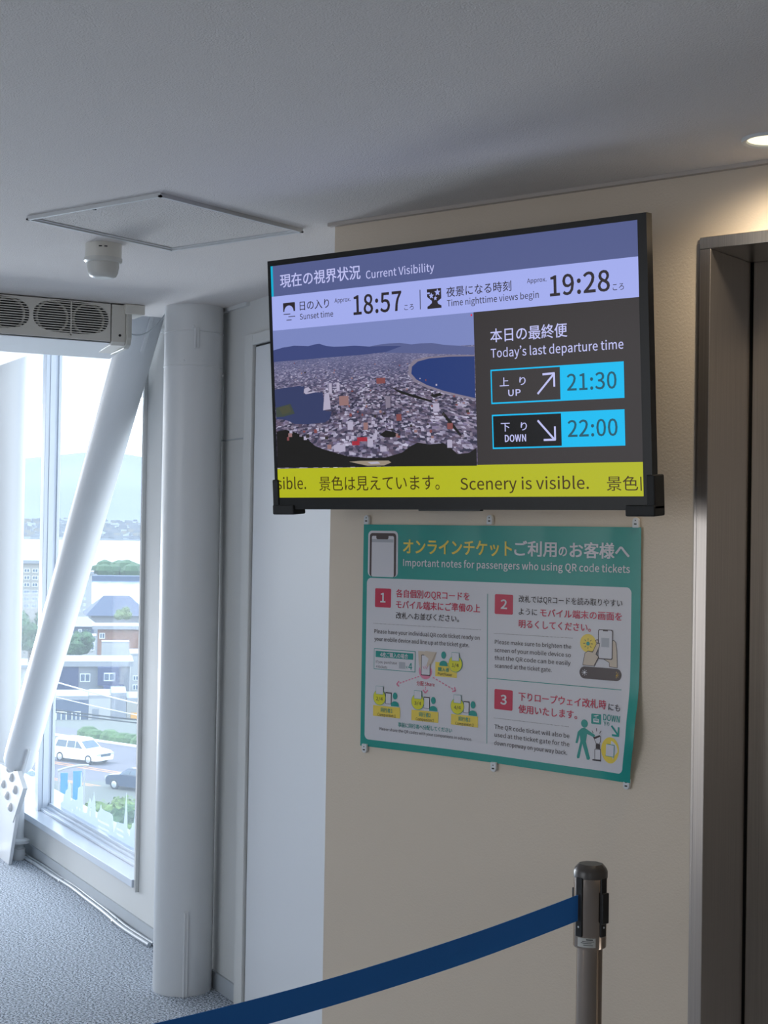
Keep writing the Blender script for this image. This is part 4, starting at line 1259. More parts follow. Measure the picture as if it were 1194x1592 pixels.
# woods in front
P.poly([(430.5, 671), (445, 668), (462, 673), (478, 682), (490, 693), (505, 699), (519, 703), (540, 709), (570, 712), (600, 711), (625, 704), (638, 694), (650, 688), (668, 691), (690, 689), (702, 697), (712, 706), (730, 704), (741.2, 696), (741.8, 724), (431.8, 727)], S_wood, 3)
P.poly([(591, 676), (600, 669), (612, 671), (622, 676), (612, 680), (598, 680)], S_wood, 3)
P.poly([(606, 600), (620, 607), (645, 614), (670, 622), (674, 626), (650, 620), (622, 611)], S_wood, 3)
P.poly([(668, 614), (684, 611), (690, 614), (676, 618)], S_wood, 3)
P.poly([(690, 640), (706, 660), (718, 676), (716, 678), (700, 660), (688, 643)], S_wood, 3)
P.poly([(543.5, 717.8), (560, 716.5), (605, 716), (609, 719), (598, 723.5), (572, 724)], scr('helipad', (150, 138, 122)), 4)
P.poly([(572, 718.5), (588, 717.5), (592, 720.5), (578, 721.5)], scr('helipad_mark', (176, 172, 190)), 4.4)
rb = random.Random(3)
for k in range(230):
    x = rb.uniform(440, 736)
    y = rb.uniform(562, 708)
    if x < 518 and 598 < y < 664:
        continue
    if x > 636 and y < 560 + (x - 640) * 0.62 + 12:
        continue
    if y > 688 and (x < 500 or x > 625):
        continue
    s = 0.6 + (y - 550) / 70
    w = rb.uniform(1.2, 2.6) * s
    hgt = rb.uniform(0.9, 2.4) * s
    P.rect((x, y - hgt), (x + w, y), rb.choice([S_wht, S_wht, S_grey, S_tan, S_wht, S_brk, S_dark]), 4 + 0.01 * (k % 40))
for (x, y, w, hg, m) in ((528, 630, 15, 14, S_tan), (586, 596, 14, 8, S_brk), (617, 654, 8, 10, S_brk), (556, 686, 16, 6, S_rd), (548, 692, 12, 6, S_rd), (572, 694, 9, 12, S_wht), (674, 640, 10, 13, S_wht), (696, 667, 9, 9, S_brk), (696, 696, 8, 12, S_wht), (512, 612, 5, 16, S_wht), (600, 634, 8, 18, S_grey), (524, 608, 5, 13, S_wht), (541, 668, 9, 12, S_wht), (566, 668, 7, 11, S_tan), (592, 702, 10, 8, S_wht), (520, 702, 18, 10, S_wht)):
    P.rect((x, y - hg), (x + w, y), m, 5)
P.disc((733.7, 490), 0.0022, S_red, 5)
# right-hand panel
P.text('本日の最終便', (762.8, 530), (882.3, 522.5), 23, S_txt, 0.010, 2)
P.text('Today’s last departure time', (763.6, 556), (969.7, 542), 18.4, S_txt, 0.006, 2)
for (tl, br, split, top_) in (((762.8, 574.8), (971.3, 619), 871.4, True), ((765, 644.8), (972.6, 693.6), 873.2, False)):
    u0, u1 = tvpx(tl[0], tl[1])[0], tvpx(br[0], br[1])[0]
    if top_:
        v1 = (tvpx(762.8, 574.8)[1] + tvpx(970.8, 561.8)[1]) / 2
        v0 = (tvpx(764.7, 628)[1] + tvpx(971.8, 618.9)[1]) / 2
    else:
        v1 = (tvpx(764.7, 644.8)[1] + tvpx(972, 636.3)[1]) / 2
        v0 = (tvpx(766.2, 697.5)[1] + tvpx(972.9, 693.4)[1]) / 2
    us = tvpx(split, (tl[1] + br[1]) / 2)[0]
    P.uvrect(u0, v0, u1, v1, S_cyan, 2)
    P.uvrect(u0 + 0.003, v0 + 0.003, us, v1 - 0.003, S_dark if top_ else S_blk, 3)
P.text('上', (777.6, 600), (792, 599.5), 15.5, S_txt, 0.008, 4)
P.text('り', (808.3, 598), (818, 597.5), 15, S_txt, 0.008, 4)
P.text('UP', (790.9, 615.6), (810.3, 614.8), 13, S_txt, 0.016, 4)
P.text('21:30', (882.3, 607), (959.4, 603.6), 34.4, S_num, 0.010, 4)
P.text('下', (779.7, 669.8), (793.5, 669.3), 15.5, S_txt, 0.008, 4)
P.text('り', (810.5, 668.5), (820, 668), 15, S_txt, 0.008, 4)
P.text('DOWN', (785.7, 686.9), (818.7, 685.9), 14.2, S_txt, 0.024, 4)
P.text('22:00', (883.6, 679.4), (961, 676.5), 34.4, S_num, 0.010, 4)
for ln in (((836.5, 612.5), (861.5, 581.5)), ((844, 582), (863, 580.2)), ((861.9, 579.6), (862.4, 601.2)), ((836.5, 653.6), (862, 682.6)), ((846, 684), (864.5, 683.4)), ((863.2, 662.8), (863.8, 684.2))):
    P.line(ln[0], ln[1], 0.0042, S_txt, 4)
# ticker
P.text('sible.', (431.2, 760.3), (476.5, 760.3), 24, S_brn, 0.006, 2)
P.text('景色は見えています。', (497, 760.5), (684, 760.3), 24.5, S_brn, 0.004, 2)
P.text('Scenery is visible.', (716.2, 760.4), (916, 760.8), 24.5, S_brn, 0.006, 2)
P.text('景色', (943.8, 761), (992.6, 761), 25, S_brn, 0.004, 2)
P.line((996.5, 741), (997.2, 763), 0.0028, S_brn, 2)
so = P.mb.build('screen', P.mats, tele)
so['label'] = 'lit screen with a town photograph and last departure times'

# ================================================================== poster
PY = W_Y - 0.003
PU0, PU1 = -2.2625, -1.5290
PV0, PV1 = -0.4920 + EYE, 0.0270 + EYE


def sm(a, b, x):
    t = min(1, max(0, (x - a) / (b - a)))
    return t * t * (3 - 2 * t)


def ppx(x, y):
    p = hit(x, y, V((0, 1, 0)), PY)
    return (p.x, p.z)


def pplace(u, v, l):
    # the sheet hangs from its clips: the lower right edge bulges off the wall
    s = sm(PU1 - 0.10, PU1, u)
    bulge = 0.020 * s * math.exp(-((v - (PV0 + 0.09)) / 0.07) ** 2) + 0.0025 * s
    wave = 0.0012 * math.sin((u - PU0) * 19) * sm(PV1 - 0.10, PV1 - 0.02, v)
    du = -0.016 * s * sm(PV0 + 0.10, PV0, v)
    dz = -0.008 * sm(PU0 + 0.2, PU1, u) * sm(PV0 + 0.25, PV0, v)
    return V((u + du, PY - bulge - abs(wave) - 0.00035 * l, v + dz))


def ink(name, rgb, rough=0.3):
    return mat('print_' + name, rgb, rough, spec=0.4)


K_teal = ink('teal', (22, 148, 138))
K_white = ink('white', (214, 212, 218))
K_yel = ink('yellow', (236, 208, 82))
K_red = ink('crimson', (200, 40, 76))
K_blk = ink('brown_black', (52, 38, 40))
K_dk = ink('dark_brown', (76, 62, 62))
K_skin = ink('skin', (206, 190, 172))
K_yg = ink('lime', (222, 216, 40))
K_pink = ink('pink', (226, 134, 162))
K_grey = ink('pale_grey', (176, 178, 186))
K_gold = ink('gold', (226, 184, 54))

# sheet material: teal margin round a white panel with rounded corners
M_sheet = bpy.data.materials.new('poster_sheet')
M_sheet.use_nodes = True
_nt = M_sheet.node_tree
_b = _nt.nodes['Principled BSDF']
_b.inputs['Roughness'].default_value = 0.3
_b.inputs['Specular IOR Level'].default_value = 0.4
_tc = _nt.nodes.new('ShaderNodeTexCoord')
_sp = _nt.nodes.new('ShaderNodeSeparateXYZ')
_nt.links.new(_tc.outputs['UV'], _sp.inputs[0])
q0, q1, q2, q3 = ppx(570, 897), ppx(988, 915), ppx(985.5, 1202.6), ppx(567.3, 1148.7)
wu0, wu1 = (q0[0] + q3[0]) / 2, PU1 - 0.0215
wv0, wv1 = PV0 + 0.0165, (q0[1] + q1[1]) / 2
rr = 0.012


def _sd(cx, half, out):
    return _math('MAXIMUM', _math('SUBTRACT', _math('ABSOLUTE', _math('SUBTRACT', out, cx)), half - rr), 0.0)


_dx = _sd((wu0 + wu1) / 2, (wu1 - wu0) / 2, _sp.outputs['X'])
_dz = _sd((wv0 + wv1) / 2, (wv1 - wv0) / 2, _sp.outputs['Y'])
_dd = _math('SQRT', _math('ADD', _math('MULTIPLY', _dx, _dx), _math('MULTIPLY', _dz, _dz)))
_in = _math('LESS_THAN', _dd, rr)
_mx = _nt.nodes.new('ShaderNodeMixRGB')
_mx.inputs['Color1'].default_value = lin(22, 148, 138)
_mx.inputs['Color2'].default_value = lin(214, 212, 218)
_nt.links.new(_in, _mx.inputs['Fac'])
_nt.links.new(_mx.outputs[0], _b.inputs['Base Color'])

Q = Print(ppx, pplace)
NX, NZ = 90, 64
gv = []
guv = []
for j in range(NZ + 1):
    for i in range(NX + 1):
        u = PU0 + (PU1 - PU0) * i / NX
        v = PV0 + (PV1 - PV0) * j / NZ
        gv.append((u, v))
gf = [(j * (NX + 1) + i, j * (NX + 1) + i + 1, (j + 1) * (NX + 1) + i + 1, (j + 1) * (NX + 1) + i) for j in range(NZ) for i in range(NX)]
Q.raw(gv, gf, M_sheet, 0)
n_sheet = len(gv)

# phone in the heading (its code square is left blank)
Q.rrect((573, 825), (618.5, 897.5), 0.011, K_white, 1)
Q.rrect((575.6, 828.5), (615.6, 897.5), 0.008, K_dk, 2)
Q.rrect((578.8, 833), (612.5, 897.5), 0.004, K_white, 3)
Q.rect((578.8, 838), (612.5, 843.5), K_grey, 3.5)
Q.rrect((586, 830), (605, 838.5), 0.004, K_dk, 4)
Q.text('オンラインチケット', (627, 860.5), (796.5, 861.5), 25.5, K_yel, 0.026, 2)
Q.text('ご利用', (800, 862.5), (866, 863.5), 25.5, K_white, 0.026, 2)
Q.text('の', (869, 864), (882, 864), 19, K_white, 0.026, 2)
Q.text('お客様へ', (886, 865.5), (980, 866.5), 26, K_white, 0.026, 2)
Q.text('Important notes for passengers who using QR code tickets', (627, 880), (980.3, 890.3), 14.2, K_white, 0.016, 2)

# section one
Q.rrect((583.5, 914.4), (607.8, 945), 0.003, K_red, 1)
Q.text('1', (591.5, 936), (599.5, 936.3), 19, K_white, 0.024, 2)
Q.text('各自個別のQRコードを', (615.8, 927.6), (730.2, 932.5), 13.6, K_red, 0.016, 2)
Q.text('モバイル端末にご準備の上', (615.8, 945), (746.8, 951), 13.6, K_red, 0.016, 2)
Q.text('改札へお並びください。', (615.8, 961.2), (714, 966.2), 11.5, K_blk, 0.008, 2)


def dotted(a, b, n):
    (u0, v0), (u1, v1) = ppx(*a), ppx(*b)
    v = (v0 + v1) / 2
    for k in range(n):
        u = u0 + (u1 - u0) * k / (n - 1)
        Q.uvrect(u - 0.0007, v - 0.0006, u + 0.0007, v + 0.0006, K_dk, 1)


dotted((581.3, 968.7), (747, 979.4), 80)
Q.text('Please have your individual QR code ticket ready on', (582.2, 984.5), (745.9, 994.5), 8.3, K_blk, 0.006, 2)
Q.text('your mobile device and line up at the ticket gate.', (582.2, 996.8), (729.7, 1005.5), 8.3, K_blk, 0.006, 2)
Q.rect((581.7, 1007.8), (645.8, 1045.4), K_teal, 1)
Q.rect((582.6, 1008.8), (644.9, 1044.4), K_white, 2)
Q.rect((584.5, 1011.6), (642.7, 1025.8), K_teal, 3)
Q.text('4枚ご購入の場合', (591.5, 1021), (635, 1023), 8, K_white, 0.02, 4)
Q.text('If you purchase', (585, 1031), (617.3, 1032.5), 5.6, K_blk, 0, 3)
Q.text('4 tickets', (585, 1038.4), (602.5, 1039.2), 5.6, K_blk, 0, 3)
Q.rect((620.8, 1029), (630.2, 1040), K_grey, 3)
Q.text('×', (631.2, 1040), (634.2, 1040.2), 7, K_teal, 0.01, 3)
Q.text('4', (635.2, 1041), (641.2, 1041.4), 14, K_teal, 0.016, 3)
# hand sharing a phone
Q.disc((661.5, 1043.5), 0.0185, K_pink, 1)
Q.poly([(650.3, 1012), (679, 1014), (676.5, 1025), (671, 1034), (668, 1046), (655, 1044), (651.5, 1032)], K_skin, 2)
Q.rrect((655.6, 1017.5), (669.2, 1051), 0.002, K_blk, 3)
Q.rrect((656.4, 1018.5), (668.4, 1049.5), 0.0016, K_white, 4)
Q.poly([(662, 1012), (678, 1014), (673, 1027), (666, 1037), (663.5, 1035), (667, 1024), (660, 1018)], K_skin, 5)
for a, b in (((658.5, 1036), (660.3, 1040)), ((661.8, 1035), (661.8, 1039)), ((665.3, 1036.2), (663.8, 1040))):
    Q.line(a, b, 0.0012, K_pink, 6)


def person_icon(c, k):
    u, v = ppx(*c)
    r = 0.0066 * k
    Q.raw([(u + r * 1.0 * math.cos(2 * PI * i / 24), v + r * 1.25 * math.sin(2 * PI * i / 24)) for i in range(24)], [tuple(range(24))], K_teal, 3)
    w = 0.0115 * k
    hh = 0.012 * k
    pts = [(u - w, v - 0.0125 * k - hh)]
    for i in range(9):
        a = PI - PI * i / 8
        pts.append((u + w * math.cos(a), v - 0.0125 * k - hh * 0.75 + hh * 0.75 * math.sin(a)))
    pts.append((u + w, v - 0.0125 * k - hh))
    Q.raw(pts, [tuple(range(len(pts)))], K_teal, 3)


def ticket(c, s, rr_=0.0175):
    Q.disc(c, rr_ + 0.001, K_teal, 4)
    Q.disc(c, rr_, K_yg, 5)
    Q.rect((c[0] - 5.2, c[1] - 18), (c[0] + 6.2, c[1] - 4), K_teal, 6)
    Q.rect((c[0] - 4.8, c[1] - 17.5), (c[0] + 5.8, c[1] - 4.5), K_white, 7)
    Q.text(s, (c[0] - 5.2, c[1] + 4.6), (c[0] + 5.4, c[1] + 5.0), 7, K_dk, 0.004, 6)


Q.rect((677, 1029), (710.3, 1054), K_yel, 1)
person_icon((690, 1018.5), 1.0)
ticket((708.5, 1032), '1/4', 0.0180)
Q.text('購入者', (681.5, 1043), (698.5, 1044), 7, K_teal, 0.014, 4)
Q.text('Purchaser', (681.2, 1050), (703.5, 1051), 6, K_dk, 0, 4)


def dashes(a, b, n):
    for k in range(n):
        s0, s1 = k / n, (k + 0.6) / n
        Q.line((a[0] + (b[0] - a[0]) * s0, a[1] + (b[1] - a[1]) * s0), (a[0] + (b[0] - a[0]) * s1, a[1] + (b[1] - a[1]) * s1), 0.0026, K_pink, 1)


dashes((652, 1051.5), (619.5, 1062.8), 7)
dashes((673, 1053), (706.5, 1072.8), 7)
dashes((661.6, 1068), (661.6, 1073), 2)
for tip, d1, d2 in (((617, 1063.6), (620.8, 1059), (620.5, 1067)), ((708.5, 1074), (706.8, 1068), (703.2, 1075)), ((661.6, 1077.5), (657.8, 1072.5), (665.4, 1073))):
    Q.line(d1, tip, 0.0034, K_pink, 2)
    Q.line(d2, tip, 0.0034, K_pink, 2)
Q.text('分配 Share', (648, 1065.3), (676, 1067), 8, K_red, 0.004, 3)
for i, (cx, cy) in enumerate(((590.5, 1084), (650, 1091), (711.6, 1097.5))):
    s = str(i + 1)
    ticket((cx, cy), str(i + 2) + '/4')
    Q.rect((cx + 9.3, cy - 8), (cx + 18.2, cy + 11), K_blk, 3)
    Q.rect((cx + 10, cy - 6.4), (cx + 17.5, cy + 10.3), K_white, 4)
    person_icon((cx + 24, cy - 2), 0.98)
    Q.rect((cx - 10, cy + 12), (cx + 31.5, cy + 33), K_yel, 2)
    Q.text('同行者' + s, (cx + 2, cy + 22.6), (cx + 20, cy + 23.6), 7.6, K_teal, 0.012, 4)
    Q.text('Companion ' + s, (cx - 3, cy + 29.6), (cx + 25, cy + 30.6), 6.2, K_dk, 0, 4)
Q.text('事前に同行者へ分配してください', (619, 1130), (703, 1138), 8, K_teal, 0.014, 2)
Q.text('Please share the QR codes with your companions in advance.', (590, 1136), (734, 1150.5), 6.3, K_blk, 0, 2)
Q.line((758.2, 923), (757.0, 1155), 0.0014, K_teal, 1)

# section two
Q.rrect((769.6, 923.6), (797.3, 955.8), 0.003, K_red, 1)
Q.text('2', (778.5, 946.2), (788.5, 946.7), 19, K_white, 0.024, 2)
Q.text('改札ではQRコードを読み取りやすい', (806.6, 935.5), (968.2, 942.5), 12, K_blk, 0.008, 2)
Q.text('ように', (806.6, 955), (835.4, 956.5), 12, K_blk, 0.008, 2)
Q.text('モバイル端末の画面を', (839.7, 957.8), (967.8, 964), 13.8, K_red, 0.016, 2)
Q.text('明るくしてください。', (806.6, 975), (919, 981), 13.8, K_red, 0.016, 2)
dotted((768.5, 984.3), (889.4, 992.4), 60)
Q.text('Please make sure to brighten the', (769.6, 1000.5), (888.3, 1009), 8.4, K_blk, 0.006, 2)
Q.text('screen of your mobile device so', (769.2, 1013.5), (887.6, 1021.5), 8.4, K_blk, 0.006, 2)
Q.text('that the QR code can be easily', (769.2, 1025.5), (887.2, 1034), 8.4, K_blk, 0.006, 2)
Q.text('scanned at the ticket gate.', (769.2, 1038), (857.8, 1044), 8.4, K_blk, 0.006, 2)
Q.disc((914.4, 1000), 0.0195, K_yel, 1)
Q.disc((914.4, 1000.6), 0.0042, K_teal, 2)


def rays(c, r0, r1, m, lay, w=0.0011, n=8):
    u, v = ppx(*c)
    for k in range(n):
        a = 2 * PI * k / n
        d = V((math.cos(a), math.sin(a)))
        e = V((-d.y, d.x)) * w / 2
        Q.raw([(u + d.x * r0 + e.x, v + d.y * r0 + e.y), (u + d.x * r0 - e.x, v + d.y * r0 - e.y), (u + d.x * r1 - e.x, v + d.y * r1 - e.y), (u + d.x * r1 + e.x, v + d.y * r1 + e.y)], [(0, 1, 2, 3)], m, lay)


rays((914.4, 1000.6), 0.0068, 0.0115, K_dk, 2)


def outlined(pts, m, lay, w=0.0012):
    Q.poly(pts, m, lay)
    for i in range(len(pts)):
        Q.line(pts[i], pts[(i + 1) % len(pts)], w, K_dk, lay + 0.3)


outlined([(951, 998), (954.5, 995.2), (958, 999), (959.6, 1012), (960.5, 1038), (948, 1036.5), (947.5, 1030), (936, 1023), (950, 1024)], K_skin, 1.5)
Q.rrect((930.4, 978), (953, 1026), 0.004, K_dk, 3)
Q.rrect((931.6, 979.4), (951.8, 1024.4), 0.003, K_white, 4)
Q.rect((938, 979.4), (946, 981.6), K_dk, 5)
Q.rect((935.5, 991.5), (947.8, 1006.5), K_grey, 5)
outlined([(906.7, 1033.5), (910, 1015.5), (915, 1012), (922, 1014), (928, 1001), (933, 1000), (932, 1006), (927, 1017), (931.5, 1021), (924, 1035)], K_skin, 5.5)
outlined([(926.3, 995.5), (929.8, 994.2), (931, 998), (928.5, 1000)], K_skin, 5.5)
u0, v0 = ppx(909, 1044.5)
u1, v1 = ppx(959, 1048.5)
vv = (ppx(934, 1047)[1])
pts = []
for k in range(13):
    a = PI / 2 + PI * k / 12
    pts.append((u0 + 0.0125 * math.cos(a), vv + 0.0125 * math.sin(a)))
for k in range(13):
    a = -PI / 2 + PI * k / 12
    pts.append((u1 + 0.0125 * math.cos(a), vv + 0.0125 * math.sin(a)))
Q.raw(pts, [tuple(range(len(pts)))], K_dk, 1)
ux0, ux1 = ppx(916, 1046)[0], ppx(946, 1046)[0]
Q.uvrect(ux0, vv - 0.0011, ux1, vv + 0.0011, K_teal, 2)
Q.raw([(ux1 + 0.004 * math.cos(2 * PI * i / 20), vv + 0.004 * math.sin(2 * PI * i / 20)) for i in range(20)], [tuple(range(20))], K_white, 3)
for px_, m_ in ((909, K_white), (959, K_gold)):
    uu = ppx(px_, 1046)[0]
    yy = 1044.6 if px_ < 930 else 1048.8
    Q.raw([(uu + 0.0028 * math.cos(2 * PI * i / 16), vv + 0.0028 * math.sin(2 * PI * i / 16)) for i in range(16)], [tuple(range(16))], m_, 2)
    for k in range(8):
        a = 2 * PI * k / 8
        d = V((math.cos(a), math.sin(a)))
        e2 = V((-d.y, d.x)) * 0.0005
        Q.raw([(uu + d.x * 0.004 + e2.x, vv + d.y * 0.004 + e2.y), (uu + d.x * 0.004 - e2.x, vv + d.y * 0.004 - e2.y), (uu + d.x * 0.0066 - e2.x, vv + d.y * 0.0066 - e2.y), (uu + d.x * 0.0066 + e2.x, vv + d.y * 0.0066 + e2.y)], [(0, 1, 2, 3)], m_, 2)

# section three
(ua, va), (ub, vb) = ppx(757.6, 1054), ppx(967.8, 1071.5)
Q.uvrect(ua, (va + vb) / 2 - 0.0007, ub, (va + vb) / 2 + 0.0007, K_teal, 1)
Q.rrect((769, 1070.5), (796.8, 1104), 0.003, K_red, 1)
Q.text('3', (778, 1093.6), (788, 1094.4), 19, K_white, 0.024, 2)
Q.text('下りロープウェイ改札時', (806.2, 1086.8), (943.2, 1099.5), 14.2, K_red, 0.016, 2)
Q.text('にも', (947, 1101), (967.3, 1103), 12, K_blk, 0.01, 2)
Q.text('使用いたします。', (806, 1106.2), (897.5, 1114), 13.8, K_red, 0.016, 2)
dotted((768.5, 1115), (883.3, 1127), 56)
Q.text('The QR code ticket will also be', (769, 1132.5), (885.5, 1143), 8.6, K_blk, 0.006, 2)
Q.text('used at the ticket gate for the', (769, 1144), (885.5, 1156.5), 8.6, K_blk, 0.006, 2)
Q.text('down ropeway on your way back.', (768.5, 1157), (881.8, 1169), 8.6, K_blk, 0.006, 2)
# walking figure
Q.disc((908.8, 1121.8), 0.0082, K_teal, 1)
Q.poly([(904, 1129), (909, 1128), (913.5, 1131), (925.5, 1139), (924, 1142.5), (913, 1137.5), (911, 1149), (917.5, 1174), (916, 1176.5), (912.5, 1176), (905.5, 1152), (901, 1174), (897.5, 1174.5), (897, 1171), (902.5, 1148), (901.5, 1139), (898, 1151.5), (894.8, 1151), (898.5, 1134)], K_teal, 1)
for a, b in (((920.3, 1132), (922.6, 1136)), ((927.7, 1128.7), (927.9, 1133.5)), ((935, 1132.6), (932.2, 1136.6))):
    Q.line(a, b, 0.0014, K_dk, 1)
outlined([(924, 1143), (934.5, 1141), (934, 1149), (931.5, 1152.5), (926.5, 1151)], K_white, 2)
Q.poly([(922, 1142.5), (933, 1138.8), (934.5, 1141), (925, 1145)], K_blk, 3)
Q.rect((926.5, 1152), (933.4, 1160), K_blk, 2)
outlined([(925.2, 1160), (934.4, 1160.5), (934.4, 1176.5), (925.2, 1175.8)], K_white, 2)
Q.poly([(921.5, 1175), (935.2, 1176.4), (935.2, 1178.6), (921.5, 1177.2)], K_blk, 3)
# ropeway sign square
Q.rrect((919.4, 1106.6), (934.7, 1123.4), 0.002, K_teal, 1)
Q.line((923.5, 1110.5), (930.7, 1109.5), 0.0014, K_white, 2)
Q.line((927, 1110), (927, 1114), 0.0014, K_white, 2)
Q.rect((922.8, 1114.2), (931.3, 1120.4), K_white, 2)
Q.rect((924.2, 1115.4), (929.9, 1117.6), K_teal, 3)
Q.text('DOWN', (938.4, 1117), (968, 1119), 12.5, K_teal, 0.014, 2)
Q.text('下り', (938.4, 1124.3), (949.3, 1125.2), 7.5, K_teal, 0.006, 2)
Q.line((953.5, 1124.5), (966, 1137.5), 0.0042, K_teal, 2)
Q.line((967, 1126.2), (967, 1139.5), 0.0042, K_teal, 2)
Q.line((954.8, 1138.2), (968, 1139.2), 0.0042, K_teal, 2)
Q.disc((952.5, 1161.5), 0.0265, K_yel, 1)
Q.rect((943.6, 1151.3), (960.5, 1172), K_teal, 2)
Q.rect((944.4, 1152.2), (959.7, 1171.1), K_white, 3)
po = Q.mb.build('poster', Q.mats, smooth=60)
uvl = po.data.uv_layers.new(name='sheet')
for lp in po.data.loops:
    if lp.vertex_index < n_sheet:
        uvl.data[lp.index].uv = gv[lp.vertex_index]
tag(po, 'green and white notice poster with numbered ticket instructions on the wall below the television', 'poster')

# clips holding the sheet
CL = [((573, 808), 'top left corner'), ((764, 808), 'middle of the top edge'), ((991, 812.5), 'top right corner'), ((569.5, 1163), 'bottom left corner'), ((770, 1192), 'middle of the bottom edge'), ((976.5, 1219), 'bottom right corner')]
for i, ((x, y), where) in enumerate(CL):
    c = hit(x, y, V((0, 1, 0)), W_Y)
    up = i < 3
    s = 1 if up else -1
    t = thing('poster_clip', 'small white plastic clip at the %s of the poster' % where, 'clip', c, 'clips round the edge of the poster')
    pts = []
    w, hh = 0.0072, 0.0105
    for k in range(9):
        a = PI * k / 8
        pts.append(c + V((w * math.cos(a), 0, s * (hh * 0.3 + w * math.sin(a)))))
    pts += [c + V((-w, 0, -s * hh)), c + V((w, 0, -s * hh))]
    yoff = -0.0005
    MB().prism([p + V((0, yoff, 0)) for p in pts], V((0, -0.0085, 0))).build('body', M_white, t, bevel=0.001)
    mk = MB()
    mk.box(c + V((-0.003, -0.0093, -0.0045)), (0.006, 0, 0), (0, 0.0004, 0), (0, 0, 0.003))
    mk.box(c + V((-0.0012, -0.0093, 0.003)), (0.0024, 0, 0), (0, 0.0004, 0), (0, 0, 0.0026))
    mk.build('mark', M_black, t)

# ================================================================== frosted skyline film on the pane


def dpx(zx, zy):
    p = hit(80 + zx / 6.633, 1100 + zy / 6.633, NN, GL - 0.001)
    return (p.dot(DN), p.z)


def groundv(zx):
    return dpx(zx, 0)


sky = [(95, 1090), (95, 985), (120, 965), (126, 905), (140, 890), (148, 855), (168, 840), (178, 775), (187, 765), (200, 825), (200, 962), (225, 940), (238, 962), (268, 945), (272, 830), (300, 812), (303, 665), (309, 665), (314, 808), (326, 818), (322, 1075), (345, 1090), (365, 1085), (372, 1030), (395, 930), (415, 985), (428, 930), (440, 876), (450, 945), (455, 1130), (470, 1140), (478, 1080), (495, 1060), (510, 1000), (520, 1045), (560, 1070), (600, 1085), (625, 1105), (634, 1130), (640, 1290), (650, 1270), (675, 1180), (745, 1200), (754, 1110), (768, 940), (771, 876), (775, 940), (781, 1110), (783, 1290), (804, 1330), (812, 1250), (826, 1240), (830, 1195), (848, 1190), (858, 1100), (864, 930), (866, 1200), (868, 1240)]
loops = [[dpx(a, b) for a, b in sky] + [(dpx(866, 1525)[0], SILL + 0.030), (dpx(95, 1085)[0], SILL + 0.030)]]
for (a, b, c2, d2) in ((478, 597, 1150, 1172), (478, 592, 1212, 1232), (672, 743, 1238, 1258), (672, 743, 1292, 1312)):
    k = 0.50
    loops.append([dpx(a, c2), dpx(b, c2 + (b - a) * k), dpx(b, d2 + (b - a) * k), dpx(a, d2)])
for (a, b) in ((215, 1060), (262, 1035), (292, 1050), (398, 1080), (398, 1110), (405, 1040)):
    loops.append([dpx(a - 4, b - 14), dpx(a + 4, b - 12), dpx(a + 4, b + 14), dpx(a - 4, b + 12)])
vs, fs = fill2d(loops)
df = MB().add([N(x, GL - 0.0008, z) for x, y_, z in [(v[0], 0, v[1]) for v in vs]], fs)
df.add([N(x, GL - 0.0003, z) for x, y_, z in [(v[0], 0, v[1]) for v in vs]], [tuple(reversed(f)) for f in fs])
tag(df.build('window_decal', M_decal), 'frosted film of a church skyline along the bottom of the window pane', 'window decal')

# ================================================================== the town and bay outside
vd_ = ray(150, 826)
FD = V((vd_.x, vd_.y, 0)).normalized()        # straight out through the window
RD = FD.cross(UP).normalized()                # to its right


def EX(px, py, f):
    r = ray(px, py)
    return r * (f / r.dot(FD)) + UP * EYE


def gz(f):
    """height of the hillside, f metres out"""
    pts = [(40, -14.0), (70, -16.6), (140, -17.0), (180, -20.5), (260, -29.0), (420, -40.0), (760, -49.0), (5000, -51.0)]
    for (a, za), (b, zb_) in zip(pts, pts[1:]):
        if f <= b:
            return za + (zb_ - za) * max(0, f - a) / (b - a) + EYE
    return pts[-1][1] + EYE


def F(r, f, z):
    return FD * f + RD * r + UP * z


O_asph = mat('asphalt', (88, 84, 90), 0.9, var=0.25, vscale=0.4)
O_soil = mat('hillside', (88, 90, 82), 0.95, var=0.3, vscale=0.05)
O_kerb = mat('kerb_stone', (190, 190, 184), 0.8)
O_line = mat('orange_road_paint', (180, 122, 70), 0.7)
O_grass = mat('verge_grass', (66, 96, 44), 0.95, bump=0.8, bscale=3, bdist=0.2, var=0.5, vscale=0.9)
O_leaf = mat('leaf_green', (48, 84, 34), 0.8, var=0.6, vscale=1.6, bump=1.0, bscale=2.4, bdist=0.25)
O_leaf2 = mat('leaf_yellow_green', (88, 112, 40), 0.8, var=0.5, vscale=1.6, bump=1.0, bscale=2.4, bdist=0.25)
O_bark = mat('bark', (92, 78, 66), 0.9)
O_white = mat('render_white', (150, 149, 146), 0.8)
O_cream = mat('render_cream', (134, 130, 122), 0.8)
O_grey = mat('render_grey', (112, 114, 120), 0.8)
O_navy = mat('siding_navy', (26, 38, 80), 0.7)
O_blue = mat('siding_blue_grey', (54, 66, 88), 0.7)
O_brick = mat('brick_tan', (124, 84, 62), 0.85, var=0.2, vscale=2.0)
O_roofd = mat('roof_slate', (34, 44, 68), 0.6)
O_roofl = mat('roof_pale', (122, 124, 128), 0.6)
O_yel = mat('yellow_board', (190, 132, 20), 0.6)
O_win = mat('house_window', (80, 92, 110), 0.15)
O_wfr = mat('window_white', (200, 201, 203), 0.5)
O_sea = mat('bay_water', (70, 92, 116), 0.18, bump=0.15, bscale=0.02, bdist=1.0)
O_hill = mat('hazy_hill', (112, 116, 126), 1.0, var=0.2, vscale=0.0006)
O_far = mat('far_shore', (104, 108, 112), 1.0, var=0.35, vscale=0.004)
O_dark = mat('tyre', (26, 26, 28), 0.8)
